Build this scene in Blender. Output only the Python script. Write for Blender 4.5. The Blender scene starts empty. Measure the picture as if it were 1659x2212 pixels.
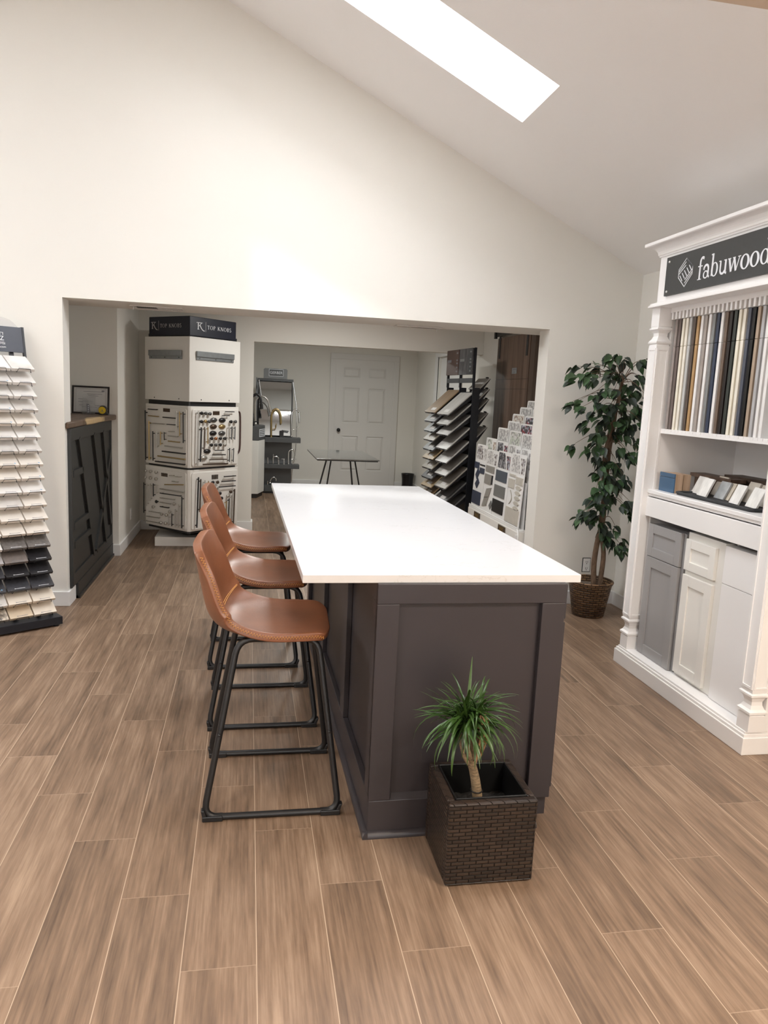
# Showroom of a kitchen shop: island with stools, display racks, view into the rooms behind
WORLD, E_SKY, E_LEFT_FILL, E_WIN, E_LAMP, E_MID, E_FAR, E_SUN, EXPO = 3.0, 33, 30, 275, 46, 21, 25, 1.3, 0.40
import bpy, bmesh, math, random
from mathutils import Vector, Matrix
random.seed(7)
S = bpy.context.scene
COL = S.collection
PI = math.pi

# ------------------------------------------------------------------ materials
def mat(name, col, rough=.5, metal=0, spec=.5, noise=0, nscale=20, bump=0, bscale=120, coat=0, trans=0, alpha=1, emit=0, stretch=(1, 1, 1), col2=None):
    m = bpy.data.materials.new(name); m.use_nodes = True
    nt = m.node_tree; b = nt.nodes['Principled BSDF']
    b.inputs['Base Color'].default_value = (*col, 1); b.inputs['Roughness'].default_value = rough
    b.inputs['Metallic'].default_value = metal; b.inputs['Specular IOR Level'].default_value = spec
    if coat: b.inputs['Coat Weight'].default_value = coat
    if trans: b.inputs['Transmission Weight'].default_value = trans
    if alpha < 1: b.inputs['Alpha'].default_value = alpha
    if emit:
        b.inputs['Emission Color'].default_value = (*col, 1); b.inputs['Emission Strength'].default_value = emit
    if noise or bump:
        tc = nt.nodes.new('ShaderNodeTexCoord'); mp = nt.nodes.new('ShaderNodeMapping')
        mp.inputs['Scale'].default_value = stretch
        nt.links.new(tc.outputs['Object'], mp.inputs[0])
    if noise:
        n = nt.nodes.new('ShaderNodeTexNoise'); n.inputs['Scale'].default_value = nscale; n.inputs['Detail'].default_value = 5
        nt.links.new(mp.outputs[0], n.inputs['Vector'])
        cr = nt.nodes.new('ShaderNodeValToRGB')
        c2 = col2 or tuple(max(0, c * (1 - noise)) for c in col)
        cr.color_ramp.elements[0].color = (*c2, 1); cr.color_ramp.elements[1].color = (*col, 1)
        cr.color_ramp.elements[0].position = .32; cr.color_ramp.elements[1].position = .66
        nt.links.new(n.outputs['Fac'], cr.inputs[0]); nt.links.new(cr.outputs[0], b.inputs['Base Color'])
    if bump:
        n2 = nt.nodes.new('ShaderNodeTexNoise'); n2.inputs['Scale'].default_value = bscale; n2.inputs['Detail'].default_value = 3
        nt.links.new(mp.outputs[0], n2.inputs['Vector'])
        bp = nt.nodes.new('ShaderNodeBump'); bp.inputs['Strength'].default_value = bump; bp.inputs['Distance'].default_value = .004
        nt.links.new(n2.outputs['Fac'], bp.inputs['Height']); nt.links.new(bp.outputs[0], b.inputs['Normal'])
    return m

def node(nt, t, **kw):
    n = nt.nodes.new(t)
    for k, v in kw.items(): setattr(n, k, v)
    return n
def mth(nt, op, a, b=None):
    n = node(nt, 'ShaderNodeMath', operation=op)
    for i, v in enumerate((a, b)):
        if v is None: continue
        if isinstance(v, (int, float)): n.inputs[i].default_value = v
        else: nt.links.new(v, n.inputs[i])
    return n.outputs[0]

def floor_material():
    m = bpy.data.materials.new('wood_look_tile'); m.use_nodes = True
    nt = m.node_tree; L = nt.links; b = nt.nodes['Principled BSDF']
    tc = node(nt, 'ShaderNodeTexCoord'); sp = node(nt, 'ShaderNodeSeparateXYZ'); L.new(tc.outputs['Object'], sp.inputs[0])
    W, LEN = .194, .914
    u = mth(nt, 'DIVIDE', mth(nt, 'SUBTRACT', sp.outputs[0], .083), W)
    k = mth(nt, 'FLOOR', u); fx = mth(nt, 'SUBTRACT', u, k)
    off = mth(nt, 'SUBTRACT', .51, mth(nt, 'MULTIPLY', mth(nt, 'ADD', k, 1), .30467))
    v = mth(nt, 'DIVIDE', mth(nt, 'SUBTRACT', sp.outputs[1], off), LEN)
    j = mth(nt, 'FLOOR', v); fy = mth(nt, 'SUBTRACT', v, j)
    cb = node(nt, 'ShaderNodeCombineXYZ'); L.new(k, cb.inputs[0]); L.new(j, cb.inputs[1])
    wn = node(nt, 'ShaderNodeTexWhiteNoise', noise_dimensions='3D'); L.new(cb.outputs[0], wn.inputs['Vector'])
    # grain, shifted per plank
    sh = node(nt, 'ShaderNodeVectorMath', operation='MULTIPLY'); L.new(wn.outputs['Color'], sh.inputs[0]); sh.inputs[1].default_value = (9, 9, 9)
    ad = node(nt, 'ShaderNodeVectorMath', operation='ADD'); L.new(tc.outputs['Object'], ad.inputs[0]); L.new(sh.outputs[0], ad.inputs[1])
    def grain(sx, sy, det):
        mp = node(nt, 'ShaderNodeMapping'); mp.inputs['Scale'].default_value = (sx, sy, 1); L.new(ad.outputs[0], mp.inputs[0])
        n = node(nt, 'ShaderNodeTexNoise'); n.inputs['Scale'].default_value = 1; n.inputs['Detail'].default_value = det; n.inputs['Roughness'].default_value = .62
        L.new(mp.outputs[0], n.inputs['Vector']); return n.outputs['Fac']
    g1 = grain(110, 3.2, 6); g2 = grain(16, 1.6, 4); g3 = grain(45, 5, 5)
    s = mth(nt, 'ADD', mth(nt, 'MULTIPLY', g1, .36), mth(nt, 'ADD', mth(nt, 'MULTIPLY', g2, .42), mth(nt, 'MULTIPLY', g3, .22)))
    s = mth(nt, 'ADD', s, mth(nt, 'MULTIPLY', mth(nt, 'SUBTRACT', wn.outputs['Value'], .5), .07))
    cr = node(nt, 'ShaderNodeValToRGB'); e = cr.color_ramp.elements
    e[0].position = .30; e[0].color = FLOOR_C[0]; e[1].position = .70; e[1].color = FLOOR_C[2]
    mid = e.new(.50); mid.color = FLOOR_C[1]
    L.new(s, cr.inputs[0])
    # joints
    gx = mth(nt, 'LESS_THAN', mth(nt, 'MULTIPLY', mth(nt, 'ABSOLUTE', mth(nt, 'SUBTRACT', mth(nt, 'FRACT', mth(nt, 'ADD', fx, .5)), .5)), W), .0013)
    gy = mth(nt, 'LESS_THAN', mth(nt, 'MULTIPLY', mth(nt, 'ABSOLUTE', mth(nt, 'SUBTRACT', mth(nt, 'FRACT', mth(nt, 'ADD', fy, .5)), .5)), LEN), .0013)
    gy = mth(nt, 'MULTIPLY', gy, .45)
    g = mth(nt, 'MAXIMUM', gx, gy)
    mx = node(nt, 'ShaderNodeMix', data_type='RGBA'); L.new(g, mx.inputs[0]); L.new(cr.outputs[0], mx.inputs[6]); mx.inputs[7].default_value = (.44, .33, .235, 1)
    L.new(mx.outputs[2], b.inputs['Base Color'])
    L.new(mth(nt, 'ADD', .34, mth(nt, 'MULTIPLY', g3, .2)), b.inputs['Roughness'])
    b.inputs['Specular IOR Level'].default_value = .42
    bp = node(nt, 'ShaderNodeBump'); bp.inputs['Strength'].default_value = .12; bp.inputs['Distance'].default_value = .002
    L.new(mth(nt, 'SUBTRACT', g1, g), bp.inputs['Height']); L.new(bp.outputs[0], b.inputs['Normal'])
    return m
FLOOR_C = [(.072, .046, .030, 1), (.212, .139, .091, 1), (.385, .272, .188, 1)]

def quartz_material():
    m = mat('white_quartz', (.80, .80, .81), .13, spec=.5)
    nt = m.node_tree; b = nt.nodes['Principled BSDF']; L = nt.links
    tc = node(nt, 'ShaderNodeTexCoord')
    n = node(nt, 'ShaderNodeTexNoise'); n.inputs['Scale'].default_value = 2.2; n.inputs['Detail'].default_value = 7; n.inputs['Roughness'].default_value = .6
    mp = node(nt, 'ShaderNodeMapping'); mp.inputs['Rotation'].default_value = (0, 0, .5); mp.inputs['Scale'].default_value = (.8, 1.6, 1)
    L.new(tc.outputs['Object'], mp.inputs[0]); L.new(mp.outputs[0], n.inputs['Vector'])
    d = mth(nt, 'ABSOLUTE', mth(nt, 'SUBTRACT', n.outputs['Fac'], .5))
    v = mth(nt, 'LESS_THAN', d, .0022)
    n2 = node(nt, 'ShaderNodeTexNoise'); n2.inputs['Scale'].default_value = 3.5; L.new(tc.outputs['Object'], n2.inputs['Vector'])
    v = mth(nt, 'MULTIPLY', v, mth(nt, 'MULTIPLY', mth(nt, 'GREATER_THAN', n2.outputs['Fac'], .48), .22))
    mx = node(nt, 'ShaderNodeMix', data_type='RGBA'); L.new(v, mx.inputs[0]); mx.inputs[6].default_value = (.76, .765, .785, 1); mx.inputs[7].default_value = (.45, .40, .36, 1)
    L.new(mx.outputs[2], b.inputs['Base Color'])
    return m

def wicker_material(name, c1, c2, mode, rough=.45):
    m = mat(name, c1, rough); nt = m.node_tree; b = nt.nodes['Principled BSDF']; L = nt.links
    tc = node(nt, 'ShaderNodeTexCoord'); br = node(nt, 'ShaderNodeTexBrick')
    sp = node(nt, 'ShaderNodeSeparateXYZ'); L.new(tc.outputs['Object'], sp.inputs[0])
    cb = node(nt, 'ShaderNodeCombineXYZ')
    if mode == 'box':
        L.new(mth(nt, 'ADD', sp.outputs[0], sp.outputs[1]), cb.inputs[0]); L.new(sp.outputs[2], cb.inputs[1])
        br.inputs['Brick Width'].default_value = .040; br.inputs['Row Height'].default_value = .0122
        br.inputs['Mortar Size'].default_value = .0022; sc = 1
    else:
        L.new(mth(nt, 'MULTIPLY', mth(nt, 'ARCTAN2', sp.outputs[1], sp.outputs[0]), .14), cb.inputs[0]); L.new(sp.outputs[2], cb.inputs[1])
        br.inputs['Brick Width'].default_value = .046; br.inputs['Row Height'].default_value = .0165
        br.inputs['Mortar Size'].default_value = .0045
    br.inputs['Scale'].default_value = 1; br.inputs['Mortar Smooth'].default_value = 1.0
    L.new(cb.outputs[0], br.inputs['Vector'])
    br.inputs['Color1'].default_value = (*c1, 1); br.inputs['Color2'].default_value = (*c2, 1); br.inputs['Mortar'].default_value = (c1[0] * .25, c1[1] * .25, c1[2] * .25, 1)
    L.new(br.outputs['Color'], b.inputs['Base Color'])
    bp = node(nt, 'ShaderNodeBump'); bp.inputs['Strength'].default_value = 1.0; bp.inputs['Distance'].default_value = .006; bp.invert = True
    L.new(br.outputs['Fac'], bp.inputs['Height']); L.new(bp.outputs[0], b.inputs['Normal'])
    return m

def wood_material(name, c1, c2, stretch, rough=.5, scale=1.0, detail=6):
    m = mat(name, c1, rough); nt = m.node_tree; b = nt.nodes['Principled BSDF']; L = nt.links
    tc = node(nt, 'ShaderNodeTexCoord'); mp = node(nt, 'ShaderNodeMapping'); mp.inputs['Scale'].default_value = stretch
    L.new(tc.outputs['Object'], mp.inputs[0])
    n = node(nt, 'ShaderNodeTexNoise'); n.inputs['Scale'].default_value = scale; n.inputs['Detail'].default_value = detail; n.inputs['Distortion'].default_value = .4
    L.new(mp.outputs[0], n.inputs['Vector'])
    cr = node(nt, 'ShaderNodeValToRGB'); e = cr.color_ramp.elements
    e[0].position = .35; e[1].position = .65; e[0].color = (*c1, 1); e[1].color = (*c2, 1)
    L.new(n.outputs['Fac'], cr.inputs[0]); L.new(cr.outputs[0], b.inputs['Base Color'])
    return m

def photo_material(name, cols, scale=26):
    scale *= 1.9
    m = mat(name, cols[0], .35); nt = m.node_tree; b = nt.nodes['Principled BSDF']; L = nt.links
    tc = node(nt, 'ShaderNodeTexCoord'); vo = node(nt, 'ShaderNodeTexVoronoi', distance='CHEBYCHEV'); vo.inputs['Scale'].default_value = scale
    L.new(tc.outputs['Object'], vo.inputs['Vector'])
    sp = node(nt, 'ShaderNodeSeparateColor'); L.new(vo.outputs['Color'], sp.inputs[0])
    cr = node(nt, 'ShaderNodeValToRGB'); cr.color_ramp.interpolation = 'CONSTANT'; e = cr.color_ramp.elements
    e[0].color = (*cols[0], 1); e[1].position = 1.0 / len(cols); e[1].color = (*cols[1], 1)
    for i, c in enumerate(cols[2:]):
        x = e.new((i + 2) / len(cols)); x.color = (*c, 1)
    L.new(sp.outputs[0], cr.inputs[0]); L.new(cr.outputs[0], b.inputs['Base Color'])
    return m

M = {}
M['wall'] = mat('wall_paint', (.80, .785, .74), .75, spec=.2, bump=.05, bscale=180)
M['ceil'] = mat('ceiling_paint', (.86, .845, .83), .8, spec=.15, bump=.08, bscale=140)
M['white'] = mat('white_trim', (.82, .82, .815), .38)
M['cabwhite'] = mat('white_cabinet_paint', (.87, .86, .855), .32, noise=.02, nscale=3)
M['doorwhite'] = mat('door_paint', (.72, .71, .69), .42)
M['floor'] = floor_material()
M['quartz'] = quartz_material()
M['island'] = mat('charcoal_paint', (.042, .037, .042), .36, spec=.5, noise=.06, nscale=6)
M['deskpaint'] = mat('black_desk_paint', (.022, .023, .022), .45, noise=.1, nscale=8)
M['black'] = mat('black_metal', (.012, .012, .013), .42, spec=.5, noise=.1, nscale=60)
M['blackgloss'] = mat('black_gloss', (.008, .008, .010), .18)
M['rackblack'] = mat('rack_black_steel', (.012, .014, .020), .4, noise=.1, nscale=30)
M['rackgrey'] = mat('rack_grey_steel', (.05, .055, .06), .4, noise=.1, nscale=30)
M['leather'] = mat('tan_leather', (.255, .098, .047), .34, spec=.5, noise=.28, nscale=7, bump=.10, bscale=260)
M['stitch'] = mat('orange_thread', (.70, .34, .10), .6, noise=.1, nscale=200)
M['wicker'] = wicker_material('dark_wicker', (.018, .011, .008), (.040, .025, .017), 'box', .38)
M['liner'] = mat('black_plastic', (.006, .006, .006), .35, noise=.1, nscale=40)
M['soil'] = mat('dark_soil', (.010, .008, .006), .95, noise=.5, nscale=120, bump=.6, bscale=90)
M['drleaf'] = mat('dracaena_green', (.050, .110, .022), .35, noise=.45, nscale=25)
M['drbark'] = mat('dracaena_bark', (.30, .215, .125), .7, noise=.55, nscale=60, stretch=(1, 1, 3), bump=.5, bscale=90)
M['dead'] = mat('dry_leaf', (.42, .25, .12), .6, noise=.4, nscale=60)
M['basket'] = wicker_material('brown_basket', (.085, .040, .016), (.270, .155, .075), 'round', .5)
M['ficleaf'] = mat('ficus_green', (.062, .130, .052), .38, noise=.6, nscale=16)
M['ficleafdark'] = mat('ficus_dark_green', (.040, .062, .046), .42, noise=.5, nscale=18)
M['ficbark'] = mat('ficus_bark', (.205, .130, .082), .75, noise=.5, nscale=50, stretch=(1, 1, .4), bump=.5, bscale=70)
M['moss'] = mat('grey_moss', (.22, .18, .14), .9, noise=.6, nscale=70, bump=.7, bscale=70)
M['signgrey'] = mat('dark_grey_sign', (.042, .044, .045), .5, noise=.08, nscale=50)
M['signwhite'] = mat('white_lettering', (.78, .80, .84), .5)
M['navy'] = mat('navy_sign', (.008, .010, .022), .4)
M['letterdim'] = mat('darker_lettering', (.55, .55, .56), .35, metal=.3)
M['tower'] = mat('tower_white_laminate', (.78, .765, .73), .4, noise=.02, nscale=4)
M['hookgrey'] = mat('grey_aluminium', (.32, .34, .35), .35, metal=.6, noise=.1, nscale=30)
PULL = {'k': mat('matte_black_pull', (.010, .009, .010), .35), 'b': mat('brass_pull', (.42, .30, .13), .32, metal=.8),
        'n': mat('nickel_pull', (.52, .50, .46), .28, metal=.85), 'z': mat('bronze_pull', (.090, .060, .042), .35, metal=.6),
        'g': mat('gunmetal_pull', (.13, .13, .13), .28, metal=.7), 'c': mat('copper_pull', (.42, .18, .08), .3, metal=.8)}
M['chrome'] = mat('chrome', (.70, .70, .70), .08, metal=1)
M['mirror'] = mat('mirror_glass', (.74, .76, .80), .04, metal=1)
M['greyshelf'] = mat('grey_shelf', (.075, .078, .080), .45, noise=.15, nscale=14)
M['gerbergrey'] = mat('grey_board', (.17, .175, .18), .5)
M['wooddoor'] = wood_material('walnut_door', (.085, .050, .034), (.170, .110, .078), (22, 22, .9), .5)
M['woodtrim'] = wood_material('walnut_trim', (.052, .032, .022), (.085, .055, .038), (22, 22, .9), .5)
M['slab'] = wood_material('live_edge_wood', (.070, .042, .026), (.165, .105, .068), (16, 1.6, 16), .35)
def sap_patch(m):
    nt = m.node_tree; L = nt.links; b = nt.nodes['Principled BSDF']; src = b.inputs['Base Color'].links[0].from_socket
    tc = node(nt, 'ShaderNodeTexCoord'); sp = node(nt, 'ShaderNodeSeparateXYZ'); L.new(tc.outputs['Object'], sp.inputs[0])
    n = node(nt, 'ShaderNodeTexNoise'); n.inputs['Scale'].default_value = 9; n.inputs['Detail'].default_value = 4; L.new(tc.outputs['Object'], n.inputs['Vector'])
    e = mth(nt, 'ABSOLUTE', mth(nt, 'ADD', sp.outputs[1], .08))
    d = mth(nt, 'SUBTRACT', mth(nt, 'ADD', sp.outputs[0], mth(nt, 'MULTIPLY', mth(nt, 'SUBTRACT', n.outputs['Fac'], .5), .10)), mth(nt, 'ADD', .272, mth(nt, 'MULTIPLY', mth(nt, 'POWER', e, 2.0), .42)))
    mr = node(nt, 'ShaderNodeMapRange'); mr.inputs[1].default_value = 0; mr.inputs[2].default_value = .012; L.new(d, mr.inputs[0])
    mx = node(nt, 'ShaderNodeMix', data_type='RGBA'); L.new(mr.outputs[0], mx.inputs[0]); L.new(src, mx.inputs[6]); mx.inputs[7].default_value = (.58, .42, .22, 1)
    L.new(mx.outputs[2], b.inputs['Base Color'])
sap_patch(M['slab'])
M['sapwood'] = wood_material('pale_sapwood', (.52, .36, .17), (.66, .50, .29), (16, 3, 16), .4)
M['frame'] = mat('dark_frame', (.014, .008, .008), .35)
M['paper'] = mat('paper', (.62, .61, .60), .6, noise=.06, nscale=12)
M['ink'] = mat('grey_ink', (.22, .22, .24), .7)
M['acrylic'] = mat('clear_acrylic', (.95, .96, .97), .03, trans=1, alpha=.45)
M['tapeyellow'] = mat('yellow_plastic', (.72, .50, .02), .35)
M['vent'] = mat('vent_white', (.62, .60, .57), .5)
M['ventdark'] = mat('vent_dark', (.06, .055, .05), .7)
M['tablestone'] = mat('grey_stone_top', (.20, .20, .19), .07, spec=.6, noise=.45, nscale=5, stretch=(1, 4, 1))
M['outletdark'] = mat('socket_slots', (.03, .03, .03), .5)
M['blue'] = mat('blue_paint', (.045, .105, .19), .42, noise=.05, nscale=10)
M['oak'] = wood_material('oak_veneer', (.36, .24, .15), (.52, .37, .26), (30, 30, 3), .5)
M['tray'] = mat('dark_felt_tray', (.035, .037, .040), .7, noise=.35, nscale=160)
M['greypaint'] = mat('grey_cabinet_paint', (.33, .325, .325), .34)
M['offwhite'] = mat('off_white_cabinet_paint', (.80, .785, .745), .34)
M['glass'] = mat('window_glass', (.95, .97, 1.0), .02, trans=1)
M['beam'] = mat('shaded_ceiling_tan', (.62, .53, .44), .8)  # warm shade of the ceiling underside put into its colour

# ------------------------------------------------------------------ mesh builder
LOC = {}
class MB:
    def __init__(s): s.v = []; s.f = []; s.sm = []
    def add(s, vs, fs, smooth=False, T=None):
        o = len(s.v)
        s.v += [tuple(T @ Vector(p)) if T else tuple(p) for p in vs]
        s.f += [tuple(i + o for i in f) for f in fs]; s.sm += [smooth] * len(fs); return s
    def box(s, x0, x1, y0, y1, z0, z1, T=None):
        x0, x1 = min(x0, x1), max(x0, x1); y0, y1 = min(y0, y1), max(y0, y1); z0, z1 = min(z0, z1), max(z0, z1)
        vs = [(x0, y0, z0), (x1, y0, z0), (x1, y1, z0), (x0, y1, z0), (x0, y0, z1), (x1, y0, z1), (x1, y1, z1), (x0, y1, z1)]
        return s.add(vs, [(3, 2, 1, 0), (4, 5, 6, 7), (0, 1, 5, 4), (1, 2, 6, 5), (2, 3, 7, 6), (3, 0, 4, 7)], False, T)
    def prism(s, poly, a0, a1, axis='z', T=None, smooth=False):
        # poly in the two other axes (x,y | x,z | y,z), extruded along axis
        n = len(poly); A = sum(poly[i][0] * poly[(i + 1) % n][1] - poly[(i + 1) % n][0] * poly[i][1] for i in range(n))
        if A < 0: poly = poly[::-1]
        mk = {'z': lambda p, a: (p[0], p[1], a), 'y': lambda p, a: (p[0], a, p[1]), 'x': lambda p, a: (a, p[0], p[1])}[axis]
        vs = [mk(p, a0) for p in poly] + [mk(p, a1) for p in poly]
        fl = axis == 'y'
        b = tuple(range(n)); t = tuple(range(n, 2 * n))
        fs = [b[::-1], t] + [(i, (i + 1) % n, n + (i + 1) % n, n + i) for i in range(n)]
        if (a1 < a0) != fl: fs = [f[::-1] for f in fs]
        o = len(s.f); s.add(vs, fs, smooth, T)
        s.sm[o] = s.sm[o + 1] = False
        return s
    def tube(s, pts, r, n=8, closed=False, T=None, caps=True):
        P = [Vector(p) for p in pts]; m = len(P); rr = r if isinstance(r, (list, tuple)) else [r] * m
        up = None; vs = []
        for i in range(m):
            if closed: t = (P[(i + 1) % m] - P[i - 1])
            else: t = (P[min(i + 1, m - 1)] - P[max(i - 1, 0)])
            t.normalize()
            if up is None:
                up = Vector((0, 0, 1)) if abs(t.z) < .9 else Vector((1, 0, 0))
            a = up - t * up.dot(t)
            if a.length < 1e-5: a = t.orthogonal()
            a.normalize(); up = a; bb = t.cross(a)
            for k in range(n):
                th = 2 * PI * k / n; vs.append(P[i] + (a * math.cos(th) + bb * math.sin(th)) * rr[i])
        fs = []
        for i in range(m if closed else m - 1):
            j = (i + 1) % m
            for k in range(n): fs.append((i * n + k, i * n + (k + 1) % n, j * n + (k + 1) % n, j * n + k))
        s.add(vs, fs, True, T)
        if not closed and caps:
            s.add([vs[k] for k in range(n)], [tuple(range(n))[::-1]], False, T)
            s.add([vs[(m - 1) * n + k] for k in range(n)], [tuple(range(n))], False, T)
        return s
    def lathe(s, prof, c=(0, 0, 0), n=24, T=None, smooth=True):
        vs = []; m = len(prof)
        for (r, z) in prof:
            for k in range(n):
                th = 2 * PI * k / n; vs.append((c[0] + r * math.cos(th), c[1] + r * math.sin(th), c[2] + z))
        fs = [(i * n + k, i * n + (k + 1) % n, (i + 1) * n + (k + 1) % n, (i + 1) * n + k) for i in range(m - 1) for k in range(n)]
        fs += [tuple(range(n))[::-1], tuple((m - 1) * n + k for k in range(n))]
        return s.add(vs, fs, smooth, T)
    def ball(s, c, r, n=10, sc=(1, 1, 1)):
        h = n // 2
        vs = [(c[0], c[1], c[2] - r * sc[2])]
        for i in range(1, h):
            ph = -PI / 2 + PI * i / h
            for k in range(n): vs.append((c[0] + r * sc[0] * math.cos(ph) * math.cos(2 * PI * k / n), c[1] + r * sc[1] * math.cos(ph) * math.sin(2 * PI * k / n), c[2] + r * sc[2] * math.sin(ph)))
        vs.append((c[0], c[1], c[2] + r * sc[2])); t = len(vs) - 1
        fs = [(0, 1 + (k + 1) % n, 1 + k) for k in range(n)]
        for i in range(h - 2):
            for k in range(n): fs.append((1 + i * n + k, 1 + i * n + (k + 1) % n, 1 + (i + 1) * n + (k + 1) % n, 1 + (i + 1) * n + k))
        b0 = 1 + (h - 2) * n
        fs += [(b0 + k, b0 + (k + 1) % n, t) for k in range(n)]
        return s.add(vs, fs, True)
    def quad(s, a, b, c, d, smooth=False): return s.add([a, b, c, d], [(0, 1, 2, 3)], smooth)
    def build(s, name, m, parent=None, bevel=0, label=None):
        off = LOC.get(parent.name, (0, 0, 0)) if parent else (0, 0, 0)
        base = (0, 0, 0)
        if parent is None:
            xs = [p[0] for p in s.v]; ys = [p[1] for p in s.v]; zs = [p[2] for p in s.v]
            base = ((min(xs) + max(xs)) / 2, (min(ys) + max(ys)) / 2, min(zs)); off = base
        me = bpy.data.meshes.new(name)
        me.from_pydata([(p[0] - off[0], p[1] - off[1], p[2] - off[2]) for p in s.v], [], s.f)
        me.polygons.foreach_set('use_smooth', s.sm); me.update()
        me.materials.append(m if not isinstance(m, str) else M[m])
        o = bpy.data.objects.new(name, me); COL.objects.link(o)
        if parent is None: o.location = base
        else:
            o.parent = parent; LOC[o.name] = off
        if bevel:
            bv = o.modifiers.new('bevel', 'BEVEL'); bv.width = bevel; bv.segments = 2; bv.limit_method = 'ANGLE'; bv.angle_limit = .7
        if label: o['label'] = label
        return o

def thing(name, label, cat, loc=(0, 0, 0), rz=0, group=None, local=False):
    """an Empty at the base; parts are given in world coordinates unless local"""
    o = bpy.data.objects.new(name, None); COL.objects.link(o); o.location = loc; o.rotation_euler = (0, 0, rz)
    o.empty_display_size = .1
    o['label'] = label; o['category'] = cat
    if group: o['group'] = group
    LOC[o.name] = (0, 0, 0) if local else tuple(loc)
    return o
def tag(o, label, cat, group=None, kind=None):
    o['label'] = label; o['category'] = cat
    if group: o['group'] = group
    if kind: o['kind'] = kind
    return o
def struct(o): o['kind'] = 'structure'; return o
def dup(root, loc, rz, label, group=None):
    r = root.copy(); COL.objects.link(r); r.location = loc; r.rotation_euler = (0, 0, rz); r['label'] = label
    if group: r['group'] = group
    for ch in list(root.children):
        c = ch.copy(); COL.objects.link(c); c.parent = r
        for g in list(ch.children):
            d = g.copy(); COL.objects.link(d); d.parent = c
    return r
def text(name, body, size, loc, rot, m, parent, align='LEFT', ext=.0008):
    cu = bpy.data.curves.new(name, 'FONT'); cu.body = body; cu.size = size; cu.align_x = align; cu.extrude = ext
    cu.materials.append(M[m] if isinstance(m, str) else m)
    o = bpy.data.objects.new(name, cu); COL.objects.link(o); o.parent = parent
    dg = bpy.context.evaluated_depsgraph_get(); me = bpy.data.meshes.new_from_object(o.evaluated_get(dg)); me.name = name
    bpy.data.objects.remove(o)
    o = bpy.data.objects.new(name, me); COL.objects.link(o); o.parent = parent
    off = LOC.get(parent.name, (0, 0, 0)); o.location = (loc[0] - off[0], loc[1] - off[1], loc[2] - off[2]); o.rotation_euler = rot
    return o

# ------------------------------------------------------------------ serif lettering out of strokes
def arc(cx, cy, rx, ry, a0, a1, n=12): return [(cx + rx * math.cos(math.radians(a0 + (a1 - a0) * i / n)), cy + ry * math.sin(math.radians(a0 + (a1 - a0) * i / n))) for i in range(n + 1)]
def ST(p, w): return ('s', p, w)
def RG(cx, cy, ro, so, ri, si): return ('r', cx, cy, ro, so, ri, si)
tk, tn = .13, .035
GL = {
 'f': (.44, [ST([(.2, 0), (.2, .74)] + arc(.36, .76, .16, .21, 180, 60, 8), .105), ST([(.04, .6), (.40, .6)], tn * 1.3), ST([(.06, .018), (.36, .018)], tn), ST(arc(.43, .92, .03, .03, 0, 330, 8), .05)]),
 'a': (.56, [ST(arc(.25, .40, .17, .19, 160, 0, 8) + [(.42, .10), (.52, .03)], .10), RG(.25, .17, .20, .18, .11, .125), ST(arc(.10, .44, .03, .03, 0, 330, 8), .06)]),
 'b': (.62, [ST([(.15, .04), (.15, 1.0)], .105), ST([(.02, .97), (.15, .985)], tn * 1.4), RG(.33, .30, .255, .31, .135, .265)]),
 'u': (.64, [ST([(.13, .58), (.13, .2)] + arc(.29, .2, .16, .17, 180, 330, 8) + [(.48, .16)], .09), ST([(.49, .6), (.49, .05), (.60, .02)], .11), ST([(.01, .585), (.16, .585)], tn), ST([(.37, .585), (.50, .585)], tn)]),
 'w': (.86, [ST([(.10, .58), (.27, .02)], .11), ST([(.27, .02), (.43, .58)], tn * 1.4), ST([(.43, .58), (.60, .02)], .11), ST([(.60, .02), (.78, .58)], tn * 1.4), ST([(.0, .585), (.22, .585)], tn), ST([(.33, .585), (.53, .585)], tn), ST([(.68, .585), (.88, .585)], tn)]),
 'o': (.62, [RG(.31, .30, .30, .315, .155, .265)]),
 'd': (.64, [RG(.30, .30, .27, .31, .145, .265), ST([(.49, .04), (.49, 1.0)], .105), ST([(.36, .97), (.49, .985)], tn * 1.4), ST([(.49, .02), (.60, .02)], tn)]),
 'T': (.70, [ST([(.32, 0), (.32, 1)], tk), ST([(.02, .97), (.62, .97)], .06), ST([(.03, .97), (.03, .80)], tn), ST([(.61, .97), (.61, .80)], tn), ST([(.18, .02), (.46, .02)], tn)]),
 'O': (.92, [RG(.42, .5, .42, .52, .29, .47)]),
 'P': (.70, [ST([(.16, 0), (.16, 1)], tk), ST([(.16, .97), (.36, .97)] + arc(.36, .745, .2, .225, 90, -90, 10) + [(.16, .52)], .07), ST([(.04, .02), (.30, .02)], tn), ST([(.04, .98), (.16, .98)], tn)]),
 'K': (.84, [ST([(.16, 0), (.16, 1)], tk), ST([(.22, .45), (.66, .98)], .055), ST([(.34, .58), (.74, .02)], tk), ST([(.04, .02), (.28, .02)], tn), ST([(.04, .98), (.28, .98)], tn), ST([(.58, .98), (.76, .98)], tn), ST([(.62, .02), (.84, .02)], tn)]),
 'N': (.92, [ST([(.14, 0), (.14, 1)], .055), ST([(.12, .97), (.74, .03)], tk), ST([(.75, 0), (.75, 1)], .055), ST([(.03, .02), (.26, .02)], tn), ST([(.64, .98), (.86, .98)], tn)]),
 'B': (.70, [ST([(.16, 0), (.16, 1)], tk), ST([(.16, .97), (.34, .97)] + arc(.34, .76, .18, .21, 90, -90, 8) + [(.16, .55)], .065), ST([(.16, .54), (.36, .54)] + arc(.36, .28, .21, .26, 90, -90, 8) + [(.10, .02)], .07)]),
 'S': (.60, [ST(arc(.28, .75, .20, .22, 25, 250, 12) + arc(.28, .27, .22, .25, 75, -155, 12), .085)]),
 ' ': (.42, []),
}
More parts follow.
